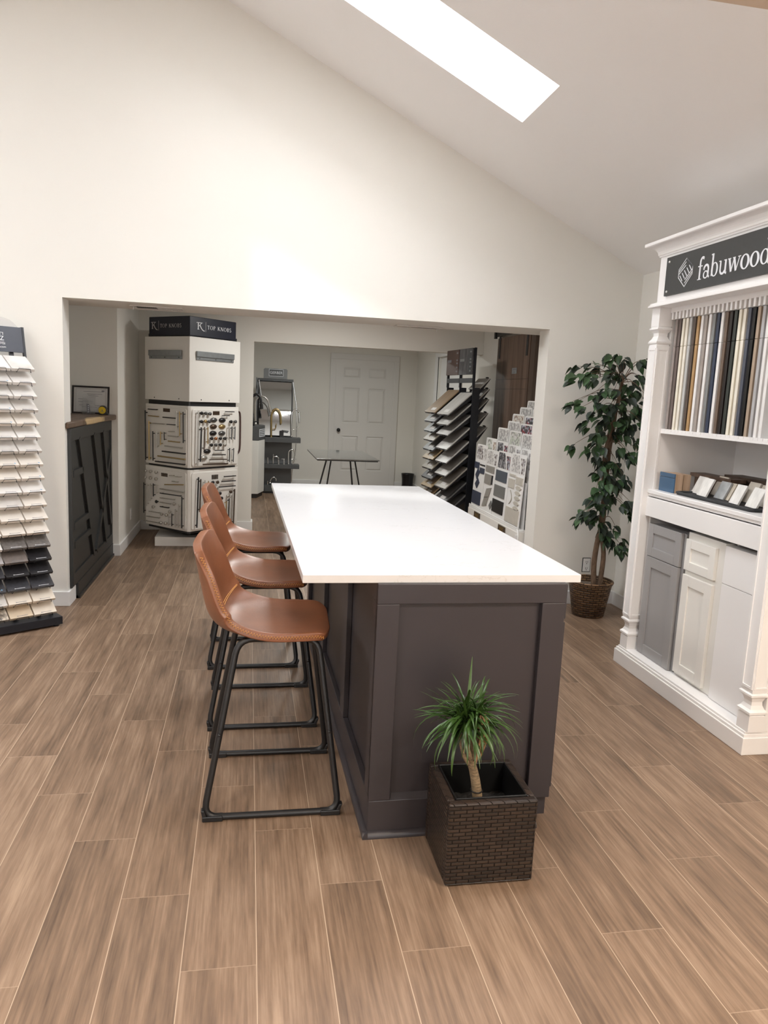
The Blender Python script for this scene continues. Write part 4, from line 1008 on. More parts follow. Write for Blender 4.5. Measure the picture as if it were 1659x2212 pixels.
hb = MB(); hb.add([(-.445, .441, 1.645), (-.012, .441, 1.645), (-.012, .472, 1.797), (-.445, .472, 1.797), (-.445, .452, 1.643), (-.012, .452, 1.643), (-.012, .483, 1.795), (-.445, .483, 1.795)], [(0, 1, 2, 3), (7, 6, 5, 4), (0, 4, 5, 1), (3, 2, 6, 7), (1, 5, 6, 2), (0, 3, 7, 4)])
ho = hb.build('header_panel', mat('dark_blue_grey_panel', (.055, .062, .085), .4, noise=.15, nscale=12), rk)
tilt = math.atan2(.152, .031)
def hdr(z): return .441 + (z - 1.645) * .204 - .0015
for body, sz, z, x in (('Q', .040, 1.742, -.125), ('QUARTZ', .038, 1.7115, -.134), ('by MSI', .0195, 1.6870, -.129), ('.com', .0195, 1.6665, -.126)):
    tx = body
    if body == 'Q':
        e = MB()
        for a, b, c, d in ((-.166, -.136, 1.757, 1.760), (-.139, -.136, 1.744, 1.760), (-.166, -.152, 1.748, 1.751), (-.155, -.152, 1.744, 1.751)): e.box(a, b, hdr((c + d) / 2) - .001, hdr((c + d) / 2) + .0005, c, d)
        e.build('emblem', 'signwhite', ho); continue
    text('lettering', tx, sz, (x, hdr(z) - .001, z), (tilt, 0, 0), 'signwhite', ho, 'RIGHT')
e = MB(); e.box(-.40, -.134, hdr(1.705) - .001, hdr(1.705) + .0005, 1.7040, 1.7055); e.build('rule', 'signwhite', ho)
# clear acrylic arch above the header
ar = MB(); ar.prism([(-.155 - .125 * math.cos(a * PI / 20), 1.755 + .098 * math.sin(a * PI / 20)) for a in range(21)], .486, .490, 'y'); ar.build('acrylic_arch', mat('frosted_acrylic', (.80, .80, .79), .25, alpha=.6), rk)
# 19 rows, 3 columns
SM = {}
def sm(key, col, ns=.06, sc=18, c2=None, rough=.28):
    if key not in SM: SM[key] = mat('quartz_' + key.replace(' ', '_'), col, rough, noise=ns, nscale=sc, col2=c2)
    return SM[key]
sm('white', (.80, .78, .76), .05); sm('warm white', (.80, .75, .69), .06); sm('veined white', (.80, .78, .76), .22, 9, (.60, .57, .54)); sm('grey', (.20, .185, .175), .35, 60); sm('brown grey', (.215, .185, .170), .2, 40); sm('black', (.022, .021, .024), .4, 60)
sm('dark grey', (.055, .056, .066), .3, 60); sm('beige', (.66, .54, .40), .12, 20); sm('cream', (.78, .70, .60), .1, 20); sm('speckled', (.62, .55, .46), .7, 55, (.12, .10, .08)); sm('light grey', (.42, .40, .40), .15, 30)
def sample_kind(r, c):
    if r == 13: return ('grey', 'grey', 'white')[c]
    if r == 14: return ('black', 'brown grey', 'light grey')[c]
    if r == 15: return ('black', 'black', 'dark grey')[c]
    if r == 16: return ('dark grey', 'dark grey', 'dark grey')[c]
    if r == 17: return ('cream', 'cream', 'veined white')[c]
    if r == 18: return ('cream', 'beige', 'speckled')[c]
    if (r, c) in ((0, 0), (3, 0), (6, 0), (6, 1), (10, 1)): return 'veined white'
    return 'warm white' if r in (4, 7, 8, 10, 11, 12) else 'white'
wire = MB()
stars = {(1, 1), (3, 1), (4, 1), (7, 0), (7, 1), (8, 0), (9, 0), (3, 2), (9, 2), (12, 2), (13, 2), (16, 2)}
ROWH = (1.552 - .095) / 18
COLN = ['rightmost column', 'second column from right', 'third column from right']
for r in range(19):
    z = 1.545 - ROWH * r; y0 = .280 - .0138 * r; run, rise = .146 - .0026 * r, .077
    for c in range(3):
        xr = -.022 - .1385 * c; xl = xr - .131
        k = sample_kind(r, c)
        T = Matrix.Translation((xr, y0, z)) @ Matrix.Rotation(math.atan2(rise, run), 4, 'X')
        L = math.hypot(run, rise)
        nm = thing('quartz_sample', f'{k} quartz tile, {ORD[r]} from top, {COLN[c]} of the black rack', 'quartz sample', (0, 0, 0), 0, 'quartz samples on the stepped rack')
        wl = Matrix.Translation((-1.098, 4.69, 0)) @ Matrix.Rotation(RZ, 4, 'Z')
        p = wl @ Vector((xr - .0655, y0, z - .01)); nm.location = p; nm.rotation_euler = (0, 0, RZ); LOC[nm.name] = (xr - .0655, y0, z - .01)
        MB().box(-.131, 0, 0, L, -.018, 0, T).build('slab', SM[k], nm, bevel=.001)
        dk = k in ('black', 'dark grey', 'grey')
        q = MB(); q.box(-.085, -.03, .010, .0125, .0001, .0006, T); q.box(-.090, -.084, .009, .0135, .0001, .0007, T); q.build('printed_name', 'signwhite' if dk else 'ink', nm)
        if (r, c) in stars:
            q = MB(); q.prism([(-.022 + (.007 if i % 2 == 0 else .003) * math.sin(i * PI / 5), .016 + (.007 if i % 2 == 0 else .003) * math.cos(i * PI / 5)) for i in range(10)], .0001, .0006, 'z', T); q.build('star_sticker', M.setdefault('star', mat('light_blue_sticker', (.20, .42, .62), .5)), nm)
        # wire cradle belonging to the rack
        wz = lambda x, y, h: tuple(T @ Vector((x, y, h)))
        w_ = MB(); w_.tube([wz(-.104, .03, -.021), wz(-.104, -.006, -.021), wz(-.096, -.006, .003), wz(-.030, -.006, .003), wz(-.022, -.006, -.021), wz(-.022, .03, -.021)], .0019, 5)
        w_.tube([wz(-.104, .03, -.021), wz(-.104, L - .02, -.024)], .0019, 5); w_.tube([wz(-.022, .03, -.021), wz(-.022, L - .02, -.024)], .0019, 5)
        w_.build('wire_cradle', 'black', rk)
m = MB()
for x in (-.022 - .069, -.022 - .1385 - .069, -.022 - .277 - .069): m.prism([(.128, .06), (.146, .06), (.486, 1.70), (.470, 1.70)], x - .012, x + .012, 'x')
m.build('spine', 'rackblack', rk)
# ------------------------------------------------------------------ reception half wall left of the opening
dk = thing('reception_desk', 'black half wall with diagonal trim boards under the live edge wood top', 'reception desk', (-1.35, 5.95, 0))
XP = -1.152
MB().box(-1.30, XP - .012, 5.31, 6.675, .0, 1.178).build('body', 'deskpaint', dk)
MB().box(XP - .0125, XP, 5.19, 6.675, .105, 1.178).build('front_panel', 'deskpaint', dk)
m = MB(); m.box(XP, XP + .012, 5.19, 6.675, 1.095, 1.178); m.box(XP, XP + .012, 5.19, 6.675, .115, .195); m.box(XP, XP + .012, 5.19, 5.235, .195, 1.095); m.box(XP, XP + .012, 6.640, 6.675, .195, 1.095)
m.build('panel_frame', 'deskpaint', dk, bevel=.001)
m = MB(); m.box(XP - .012, XP + .016, 5.31, 6.675, 0, .112); m.box(XP - .012, XP + .026, 5.31, 6.675, 0, .022); m.build('base_board', 'deskpaint', dk, bevel=.002)
def strip(y0, z0, y1, z1, w=.045, g=False):
    a, b = Vector((y0, z0)), Vector((y1, z1)); t = (b - a).normalized(); q = Vector((-t.y, t.x)) * w / 2
    m = MB(); m.prism([tuple(a + q), tuple(b + q), tuple(b - q), tuple(a - q)], XP, XP + .016, 'x'); m.build('trim_board', 'deskpaint', dk)
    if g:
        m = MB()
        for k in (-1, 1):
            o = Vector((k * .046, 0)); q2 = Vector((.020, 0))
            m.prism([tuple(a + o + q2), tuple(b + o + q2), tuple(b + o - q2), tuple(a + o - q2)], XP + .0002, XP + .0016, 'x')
        m.build('groove_shade_band', 'liner', dk)  # flat black bands stand in for the shade of grooves beside the board
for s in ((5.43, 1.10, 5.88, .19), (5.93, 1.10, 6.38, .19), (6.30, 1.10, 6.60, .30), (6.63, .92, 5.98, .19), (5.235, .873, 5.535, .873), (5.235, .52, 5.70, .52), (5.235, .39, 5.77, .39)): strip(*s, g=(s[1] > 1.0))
top = [(-1.143, 5.135), (-1.136, 5.30), (-1.140, 5.55), (-1.122, 5.85), (-1.128, 6.15), (-1.112, 6.45), (-1.100, 6.676), (-1.78, 6.676), (-1.78, 5.306), (-1.163, 5.306), (-1.163, 5.135)]
tp = thing('wood_countertop', 'brown live edge wood slab with a pale sapwood patch on the black half wall', 'countertop', (-1.45, 6.0, 1.178))
MB().prism(top, 1.179, 1.222, 'z').build('slab', 'slab', tp, bevel=.010)
ce = thing('framed_certificate', 'framed certificate in a thin dark frame standing on the wood slab', 'picture frame', (-1.30, 6.63, 1.222))
Tc = Matrix.Translation((-1.298, 6.615, 1.2225)) @ Matrix.Rotation(math.radians(-9), 4, 'X')
m = MB(); w2, h2 = .148, .232
m.box(-w2, w2, 0, .012, 0, .014, Tc); m.box(-w2, w2, 0, .012, h2 - .014, h2, Tc); m.box(-w2, -w2 + .014, 0, .012, .014, h2 - .014, Tc); m.box(w2 - .014, w2, 0, .012, .014, h2 - .014, Tc); m.build('frame', 'frame', ce)
m = MB(); m.box(-w2 + .013, w2 - .013, .005, .010, .013, h2 - .013, Tc); m.build('paper', 'paper', ce)
m = MB()
for a, b, z in ((-.06, .10, .185), (-.03, .09, .165), (-.02, .06, .150), (-.10, -.03, .120), (-.10, .02, .100), (-.09, .0, .07), (-.07, .05, .055), (.03, .10, .07)): m.box(a, b, .0042, .005, z, z + .003, Tc)
for a, b, c, d in ((-.118, .118, .022, .0235), (-.118, .118, .208, .2095), (-.118, -.1165, .022, .2095), (.1165, .118, .022, .2095), (.085, .108, .188, .2)): m.box(a, b, .0042, .005, c, d, Tc)
m.build('print', 'ink', ce)
tm = thing('tape_measure', 'yellow and black tape measure at the right end of the wood slab', 'tape measure', (-1.180, 6.52, 1.2225))
m = MB(); pts = [(-1.180 + .034 * math.cos(a), 1.262 + .036 * math.sin(a)) for a in [PI * k / 12 for k in range(-2, 15)]] + [(-1.214, 1.2235), (-1.138, 1.2235), (-1.140, 1.236)]
m.prism(pts, 6.505, 6.540, 'y'); m.build('case', 'black', tm, bevel=.003)
m = MB(); m.prism([(-1.184 + .029 * math.cos(PI * k / 12), 1.260 + .029 * math.sin(PI * k / 12)) for k in range(24)], 6.502, 6.506, 'y'); f = m.build('face', 'tapeyellow', tm)
m = MB(); m.prism([(-1.188, 1.254), (-1.178, 1.252), (-1.180, 1.262), (-1.186, 1.268)], 6.5010, 6.5022, 'y'); m.box(-1.200, -1.170, 6.501, 6.5022, 1.2465, 1.2485); m.build('mark', 'ink', f)
m = MB(); m.box(-1.150, -1.132, 6.512, 6.530, 1.2245, 1.228); m.build('blade_tip', 'hookgrey', tm)
ac = thing('acrylic_holder', 'empty clear acrylic card holder in front of the framed certificate', 'card holder', (-1.29, 6.48, 1.2225))
Ta = Matrix.Translation((-1.285, 6.50, 1.2230)) @ Matrix.Rotation(math.radians(-14), 4, 'X')
m = MB(); m.box(-.055, .045, 0, .003, 0, .165, Ta); m.box(-.055, .045, -.06, .0, -.0, .003); 
m = MB(); m.box(-.055, .045, 0, .003, 0, .165, Ta); m.box(-1.34, -1.24, 6.43, 6.50, 1.2228, 1.2258); m.box(-1.34, -1.24, 6.43, 6.433, 1.2228, 1.250); m.build('holder', 'acrylic', ac)
m = MB(); m.prism([(-1.298, 1.2275), (-1.268, 1.2275), (-1.280, 1.306), (-1.300, 1.308)], 6.478, 6.486, 'y'); m.build('card', 'ink', ac)
m = MB()
for z in (1.240, 1.256, 1.272, 1.289): m.box(-1.290, -1.282, 6.4765, 6.478, z, z + .008)
m.build('print', 'signwhite', ac)

# ------------------------------------------------------------------ air vents in the header soffit
for x0, x1, y0, y1, lb, kx in ((-.785, -.445, 5.28, 5.47, 'white ceiling air vent near the left end of the header underside', .02), (1.050, 1.395, 5.485, 5.60, 'white ceiling air vent on the right part of the header underside', .315)):
    v = thing('air_vent', lb, 'air vent', ((x0 + x1) / 2, (y0 + y1) / 2, OZ - .012))
    m = MB()
    for b in ((x0, x1, y0, y0 + .022), (x0, x1, y1 - .022, y1), (x0, x0 + .03, y0 + .022, y1 - .022), (x1 - .03, x1, y0 + .022, y1 - .022)): m.box(*b, OZ - .010, OZ - .0005)
    m.build('frame', 'vent', v, bevel=.002)
    m = MB(); nsl = 22
    for i in range(nsl):
        x = x0 + .035 + (x1 - x0 - .07) * i / (nsl - 1); s = -.006 if i < nsl / 2 else .006
        m.add([(x - s, y0 + .02, OZ - .009), (x - s, y1 - .02, OZ - .009), (x + s, y1 - .02, OZ - .0015), (x + s, y0 + .02, OZ - .0015)], [(0, 1, 2, 3)])
    m.build('slats', 'vent', v)
    MB().box(x0 + .02, x1 - .02, y0 + .02, y1 - .02, OZ - .001, OZ - .0002).build('throat', 'ventdark', v)
    m = MB(); m.tube([(x0 + kx, y0 + .05, OZ - .011), (x0 + kx, y0 + .05, OZ - .030)], .004, 6); m.build('lever', 'vent', v)

# ------------------------------------------------------------------ tile board display
YT0, YT1, XT = 5.36, 6.66, 2.045
tr_ = thing('tile_board_stand', 'white waterfall stand holding rows of tile boards behind the worktop', 'display stand', (2.26, 6.0, 0))
m = MB(); m.box(XT, 2.42, YT0, YT1 + .02, 0, .495); m.build('base_cabinet', 'tower', tr_, bevel=.003)
m = MB(); m.box(XT + .005, XT + .06, YT0, YT1 + .02, .495, .515); m.box(XT + .0055, XT + .010, YT0, YT1 + .02, .515, .528); m.build('lip', 'white', tr_, bevel=.002)
STX, STZ = .052, .070
for r in range(7):
    x = 2.055 + STX * r; z = .515 + STZ * r
    MB().box(x + .041, x + .045, YT0 + .01, YT1, .4955, z + .36).build('tier_back', 'white', tr_)
    MB().box(x, x + .03, YT0 + .01, YT1, z - .012, z - .004).build('tier_ledge', 'white', tr_) if r else None
for y in (6.385, 5.71):
    o = MB().box(XT - .008, XT - .0005, y - .085, y + .085, .425, .487).build('emblem_plate', mat('dark_bronze_plate', (.060, .040, .020), .4) if 'dark_bronze_plate' not in bpy.data.materials else bpy.data.materials['dark_bronze_plate'], tr_, bevel=.004)
    g_ = MB()
    for k in (-1, 0, 1):
        strokes_to(g_, [ST([(k * .032 + .008, .475), (k * .032 + .004, .440)], .006), ST([(k * .032 - .006, .475), (k * .032 - .006, .440)], .005), ST([(k * .032 - .006, .475), (k * .032 + .006, .440)], .004)], lambda u, v, w_: (XT - .0085 - w_, y - u, v))
    g_.build('lettering', PULL['b'], o)
cl = MB(); cl.box(XT - .012, XT, YT0 - .005, YT0 + .02, .40, .475); cl.tube(catmull([(XT - .004, YT0 + .0, .52), (XT - .006, YT0 - .03, .50), (XT - .006, YT0 - .04, .44), (XT - .004, YT0 - .015, .40)], 10), .006, 6); cl.build('clip', 'white', tr_)
BM = {k: mat('board_' + k, c, .3, noise=.08, nscale=30) for k, c in {'navyt': (.030, .040, .075), 'bluegrey': (.075, .090, .115), 'greyt': (.17, .17, .165), 'greige': (.30, .285, .26), 'beiget': (.56, .53, .47), 'blackt': (.010, .010, .012), 'print': (.30, .30, .30)}.items()}
PHO = [photo_material('room_photo', c, s) for c, s in (([(.60, .60, .62), (.20, .17, .16), (.42, .40, .42), (.10, .08, .08), (.70, .68, .66)], 34), ([(.55, .60, .50), (.70, .70, .68), (.30, .30, .28), (.64, .62, .60)], 30), ([(.045, .047, .055), (.16, .16, .18), (.40, .40, .42), (.06, .055, .06)], 30), ([(.66, .65, .63), (.50, .49, .48), (.30, .29, .29), (.72, .71, .70)], 36), ([(.62, .54, .46), (.70, .66, .60), (.30, .22, .18), (.55, .53, .52)], 30), ([(.30, .03, .04), (.06, .06, .07), (.50, .52, .60), (.12, .11, .12)], 30))]
colY = [6.645, 6.335, 6.045, 5.715, 5.385]
rowL = [6.645, 6.52, 6.37, 6.27, 6.31, 6.28, 6.25]     # where each row of boards begins
def board(r, c, ya, yb, z0, z1, label, photo, chips, pz):
    x0 = 2.058 + STX * r; lean = .05
    t = thing('tile_board', label, 'tile board', (x0, (ya + yb) / 2, z0), 0, 'tile boards on the white waterfall stand')
    X = lambda z, d=0: x0 + (z - z0) * lean - d
    Y = lambda u: ya + (yb - ya) * u
    def slab(mb, poly, d0, d1):
        n = len(poly); A = sum(poly[i][0] * poly[(i + 1) % n][1] - poly[(i + 1) % n][0] * poly[i][1] for i in range(n))
        if A < 0: poly = poly[::-1]
        vs = [(X(z, d1), Y(u), z) for u, z in poly] + [(X(z, d0), Y(u), z) for u, z in poly]
        mb.add(vs, [tuple(range(n)), tuple(range(2 * n - 1, n - 1, -1))] + [(i, n + i, n + (i + 1) % n, (i + 1) % n) for i in range(n)])
    def rnd_rect(u0, u1, a, b, r_=.02):
        w = abs(yb - ya)
        pts = []
        for cu, cz, a0 in ((u1 - r_ / w, b - r_, 0), (u0 + r_ / w, b - r_, 90)):
            for k in range(5): an = math.radians(a0 + 22.5 * k); pts.append((cu + r_ / w * math.cos(an), cz + r_ * math.sin(an)))
        return [(u1, a)] + pts + [(u0, a)]
    m = MB(); slab(m, rnd_rect(.01, .99, z0, z1), -.006, 0); m.build('board', 'white', t)
    if photo is not None:
        m = MB(); slab(m, [(.08, pz), (.70 if r < 2 else .94, pz), (.55 if r < 2 else .94, z1 - .012), (.10, z1 - .012)], 0, .0008); m.build('photo', PHO[photo], t)
        if r < 2:
            m = MB(); slab(m, [(.78, pz), (.95, pz), (.95, z1 - .03), (.66, z1 - .03)], 0, .0008); m.build('caption_panel', PHO[(photo + 3) % 6], t)
    for kind, u0, u1, a, b, col in chips:
        if kind == 'r': poly = [(u0, a), (u1, a), (u1, b), (u0, b)]
        elif kind == 'h':
            cu, cz = (u0 + u1) / 2, (a + b) / 2; poly = [(cu + (u1 - u0) / 2 * math.cos(k * PI / 3), cz + (b - a) / 2 * math.sin(k * PI / 3)) for k in range(6)]
        elif kind == 'd': poly = [((u0 + u1) / 2, a), (u1, a + (b - a) * .62), ((u0 + u1) / 2 + .02, b), (u0, a + (b - a) * .38)]
        elif kind == 'p': poly = [(u0, a), (u0 + (u1 - u0) * .72, a + (b - a) * .18), (u1, b), (u0 + (u1 - u0) * .28, b - (b - a) * .18)]
        elif kind == 'l': poly = [(u0 + (u1 - u0) * (.5 + .5 * math.sin(PI * k / 8) * (1 if k <= 8 else -1)), a + (b - a) * (k / 8 if k <= 8 else (16 - k) / 8)) for k in range(16)]
        m = MB(); slab(m, poly, 0, .007); m.build('tile_chip', BM[col], t, bevel=.0008)
    return t
R0 = [('tile board with dark navy tiles at the front left of the stand', 0, [('r', .0, .42, .870, .925, 'navyt'), ('r', .52, .94, .835, .885, 'navyt'), ('r', .50, .95, .905, .916, 'blackt'), ('d', .16, .52, .770, .872, 'navyt'), ('d', .22, .60, .690, .785, 'navyt'), ('r', .06, .86, .548, .665, 'navyt')], .955, 1.09),
      ('tile board with grey rhombus tiles, second in the front row of the stand', 3, [('r', .10, .85, .870, .925, 'greige'), ('r', .08, .68, .765, .850, 'greige'), ('r', .72, .80, .772, .850, 'blackt'), ('p', .20, .78, .635, .745, 'greige'), ('p', .08, .62, .560, .665, 'greige'), ('d', .72, 1.0, .560, .640, 'greyt')], .940, 1.065),
      ('tile board with three big dark square tiles, third in the front row of the stand', 2, [('r', .05, .86, .825, .915, 'bluegrey'), ('r', .04, .84, .695, .790, 'greyt'), ('r', .02, .84, .560, .668, 'blackt')], .935, 1.075),
      ('tile board with pale beige hexagon tiles, nearest in the front row of the stand', 3, [('r', .06, .46, .900, .918, 'beiget'), ('r', .02, .44, .808, .880, 'beiget'), ('r', .52, .96, .850, .908, 'beiget'), ('h', .55, .92, .805, .842, 'beiget'), ('h', .52, .90, .765, .800, 'beiget'), ('h', .52, .90, .725, .760, 'beiget'), ('h', .50, .88, .685, .720, 'beiget'), ('h', .50, .88, .645, .680, 'beiget'), ('l', .06, .36, .675, .790, 'beiget'), ('r', .04, .94, .535, .655, 'beiget')], .935, 1.085)]
for c, (lb, ph, ch, pz, z1) in enumerate(R0): board(0, c, colY[c], colY[c + 1], .515, z1, lb, ph, ch, pz)
back = [(1, [1, 2, 3, 3]), (2, [3, 1, 3, 0]), (3, [3, 5, 4]), (4, [4, 5]), (5, [3, 4]), (6, [3])]
RN = ['', 'second', 'third', 'fourth', 'fifth', 'sixth', 'topmost']
CN = ['leftmost', 'second from the left', 'third from the left', 'rightmost']
topz = [1.094, 1.158, 1.257, 1.32, 1.382, 1.442, 1.50]
for r, phs in back:
    w_ = .30
    for c, ph in enumerate(phs):
        ya = rowL[r] - c * w_; yb = max(ya - w_ + .012, YT0 + .005)
        board(r, c, ya, yb, topz[r] - .40, topz[r] - (.010 * c), f'room photo tile board, {RN[r]} row of the stand, {CN[c]}', ph, [('r', .1, .8, topz[r] - .30, topz[r] - .24, 'greige')], topz[r] - .185)

# ------------------------------------------------------------------ floor plank rack
pr_ = thing('plank_rack', 'black steel rack with sloping floor planks on both sides beside the tile boards', 'display rack', (2.125, 6.95, 0), math.radians(5), local=True)
LOC[pr_.name] = (0, 0, 0)
for y0, y1 in ((0, .012), (.352, .364), (.715, .727)):
    m = MB(); m.box(-.028, .045, y0, y1, .03, 1.60); m.box(-.030, -.008, y0, y1 + .010, 1.60, 1.975); m.build('side_frame', 'rackblack', pr_)
m = MB(); m.box(-.25, .25, 0, .73, 0, .035); m.build('base', 'rackblack', pr_, bevel=.003)
m = MB(); m.box(.000, .012, .012, .715, .03, 1.56); m.build('back_sheet', 'rackblack', pr_)
m = MB(); m.box(-.034, -.020, .012, .352, 1.645, 1.690); m.box(-.034, -.020, .364, .715, 1.645, 1.690); m.build('top_rail', 'rackgrey', pr_)
for (y0, y1, mt, lb) in ((.010, .350, mat('charred_wood_print', (.13, .13, .135), .5, noise=.7, nscale=16, stretch=(1, 3, .5), col2=(.028, .028, .032)), 'grey wood print header'), (.372, .712, mat('brown_header', (.095, .058, .048), .5, noise=.1, nscale=20), 'brown header')):
    o = MB().box(-.050, -.034, y0, y1, 1.722, 1.972).build('header_panel', mt, pr_, bevel=.003, label=lb)
    m = MB()
    for z in (1.75, 1.79, 1.83, 1.86, 1.93): m.box(-.0512, -.0502, y0 + .03, y0 + .055, z, z + .016); m.box(-.0512, -.0502, y0 + .014, y0 + .024, z + .002, z + .012)
    m.box(-.0512, -.0502, y0 + .20, y0 + .31, 1.85, 1.875); m.build('print', M['ink'] if y0 > .3 else M['hookgrey'], o)
    if y0 < .3: MB().box(-.0508, -.0500, y0 + .002, y0 + .085, 1.724, 1.970).build('caption_panel', 'rackgrey', o)
PK = {}
def plankmat(k, a, b):
    PK[k] = wood_material('plank_' + k, a, b, (3, 40, 3), .4); return PK[k]
plankmat('light grey', (.36, .355, .34), (.47, .465, .45)); plankmat('pale grey', (.42, .415, .41), (.54, .535, .53)); plankmat('greige', (.30, .28, .25), (.40, .375, .34)); plankmat('golden brown', (.19, .125, .065), (.27, .18, .10)); plankmat('charcoal', (.045, .045, .05), (.085, .085, .09)); plankmat('dark grey', (.10, .10, .105), (.15, .15, .155)); plankmat('honey', (.30, .215, .12), (.38, .285, .17)); plankmat('taupe', (.21, .185, .15), (.29, .26, .215)); plankmat('weathered black', (.03, .03, .03), (.16, .16, .16))
def plank(x0, z0, x1, z1, y0, y1, k, label, sgn=-1):
    # from the spine (x0,z0) down to the tip (x1,z1); local to the rack
    wl = Matrix.Translation((2.125, 6.95, 0)) @ Matrix.Rotation(math.radians(5), 4, 'Z')
    t = thing('floor_plank', label, 'floor plank', wl @ Vector((x1, (y0 + y1) / 2, z1)), math.radians(5), 'floor planks on the black rack')
    LOC[t.name] = (x1, (y0 + y1) / 2, z1)
    d = Vector((x1 - x0, z1 - z0)).normalized(); nn = Vector((-d.y, d.x)); nn = nn if nn.y > 0 else -nn
    q = lambda x, z, h: (x + nn.x * h, z + nn.y * h)
    m = MB(); m.prism([q(x0, z0, .010), q(x1, z1, .010), q(x1, z1, 0), q(x0, z0, 0)], y0, y1, 'y'); m.build('board', PK[k], t, bevel=.001)
    # printed sticker by the tip
    a = Vector((x1, z1)) - d * .035; b = Vector((x1, z1)) - d * .070
    yy0, yy1 = y0 + (y1 - y0) * .25, y0 + (y1 - y0) * .62
    m = MB(); m.prism([q(a.x, a.y, .0104), q(b.x, b.y, .0104), q(b.x, b.y, .0098), q(a.x, a.y, .0098)], yy0, yy1, 'y'); m.build('sticker', 'paper', t)
    # steel arm of the rack underneath
    m = MB(); e = Vector((x1, z1)) + d * .006
    m.prism([q(x0, z0, -.001), q(e.x, e.y, -.001), q(e.x, e.y, -.006), q(x0, z0, -.006)], y0 + .015, y1 - .015, 'y')
    for yy in (y0 + .015, y1 - .021): m.prism([q(x0, z0, -.006), q(e.x, e.y, -.006), (x0, z0 - .055)], yy, yy + .006, 'y')
    m.prism([q(e.x, e.y, -.004), q(e.x, e.y, .016), (q(e.x + d.x * .004, e.y + d.y * .004, .016)), (q(e.x + d.x * .004, e.y + d.y * .004, -.004))], y0 + .05, y0 + .11, 'y')
    m.build('arm', 'rackblack', pr_)
ZR = [1.328, 1.231, 1.133, .997, .866, .742, .616, .48, .35]
TR = [1.545, 1.445, 1.335, 1.215, 1.085, .950, .825, .685, .560]
KR = ['light grey', 'light grey', 'pale grey', 'pale grey', 'pale grey', 'light grey', 'greige', 'weathered black', 'weathered black']
for i in range(9):
    plank(-.012, TR[i], -.252 + .002 * i, ZR[i], .016, .338, KR[i], f'{KR[i]} floor plank, {ORD[i]} from the top in the near column of the rack')
ZL = [1.335, 1.245, 1.145, 1.056, .958, .866, .768, .668, .580, .49]
KL = ['golden brown', 'dark grey', 'charcoal', 'taupe', 'charcoal', 'honey', 'taupe', 'charcoal', 'honey', 'golden brown']
for i in range(10):
    plank(-.012, ZL[i] + .235, -.262, ZL[i], .372, .702, KL[i], f'{KL[i]} floor plank, {ORD[i]} from the top in the far column of the rack')
for i, z in enumerate((1.690, 1.592, 1.494, 1.362, 1.226)):
    plank(.050, z - .105, .155, z, .016, .30, 'light grey', f'grey floor plank, {ORD[i]} from the top on the wall side of the rack')

# ------------------------------------------------------------------ barn door on the side wall
bd = thing('barn_door', 'dark walnut sliding barn door on black hardware on the right side wall', 'barn door', (2.465, 6.85, .02))
m = MB()
for z0, z1 in ((.02, 1.600), (1.606, 1.692), (1.698, 2.10)): m.box(2.448, 2.484, 6.44, 7.335, z0, z1)
m.build('door_panel', 'wooddoor', bd)
MB().box(2.450, 2.482, 6.442, 7.333, .02, 2.10).build('core', 'woodtrim', bd)
MB().box(2.452, 2.489, 6.33, 6.438, .02, 2.10).build('edge_board', 'woodtrim', bd)
MB().box(2.430, 2.440, 5.70, 7.38, 2.115, 2.160).build('track', 'black', bd, bevel=.002)
m = MB(); m.box(2.440, 2.489, 7.33, 7.35, 2.125, 2.15); m.box(2.418, 2.440, 7.345, 7.385, 2.10, 2.175); m.build('end_stop', 'black', bd)
for y in (7.27, 6.51):
    m = MB(); m.box(2.443, 2.449, y - .022, y + .022, 1.90, 2.20); m.build('hanger_strap', 'black', bd, bevel=.001)
    m = MB(); m.lathe([(.045, -.008), (.045, .008)], n=18, T=Matrix.Translation((2.435, y, 2.205)) @ Matrix.Rotation(PI / 2, 4, 'Y')); m.build('roller', 'black', bd)
o = MB().box(2.4462, 2.4482, 6.74, 6.87, 1.745, 1.80).build('door_label', 'hookgrey', bd)
m = MB(); m.box(2.4456, 2.4463, 6.76, 6.85, 1.778, 1.788); m.box(2.4456, 2.4463, 6.78, 6.83, 1.757, 1.764); m.build('print', 'ink', o)

# ------------------------------------------------------------------ far room
tb = thing('stone_table', 'small table with a grey polished stone top on black hairpin legs in the far room', 'table', (1.12, 9.08, 0))
MB().box(.760, 1.487, 8.41, 9.76, .738, .750).build('tabletop', 'tablestone', tb, bevel=.001)
MB().box(.775, 1.472, 8.425, 9.745, .726, .738).build('apron', 'black', tb)
for x, xb, y in ((.892, .720, 8.56), (1.168, 1.255, 8.56), (1.066, .972, 9.55), (1.345, 1.495, 9.55)):
    m = MB(); m.tube([(x, y, .727), (xb, y, .006)], .0095, 8); m.lathe([(.014, 0), (.014, .008)], (xb, y, 0), 10); m.build('leg', 'black', tb)
bi = MB(); bi.lathe([(.088, 0), (.096, .01), (.090, .10), (.092, .18), (.104, .262), (.106, .27), (.099, .268), (.086, .18), (.084, .02)], (2.525, 11.64, 0), 28)
tag(bi.build('waste_bin', 'blackgloss'), 'small black waste bin in the corner right of the panelled door', 'waste bin')

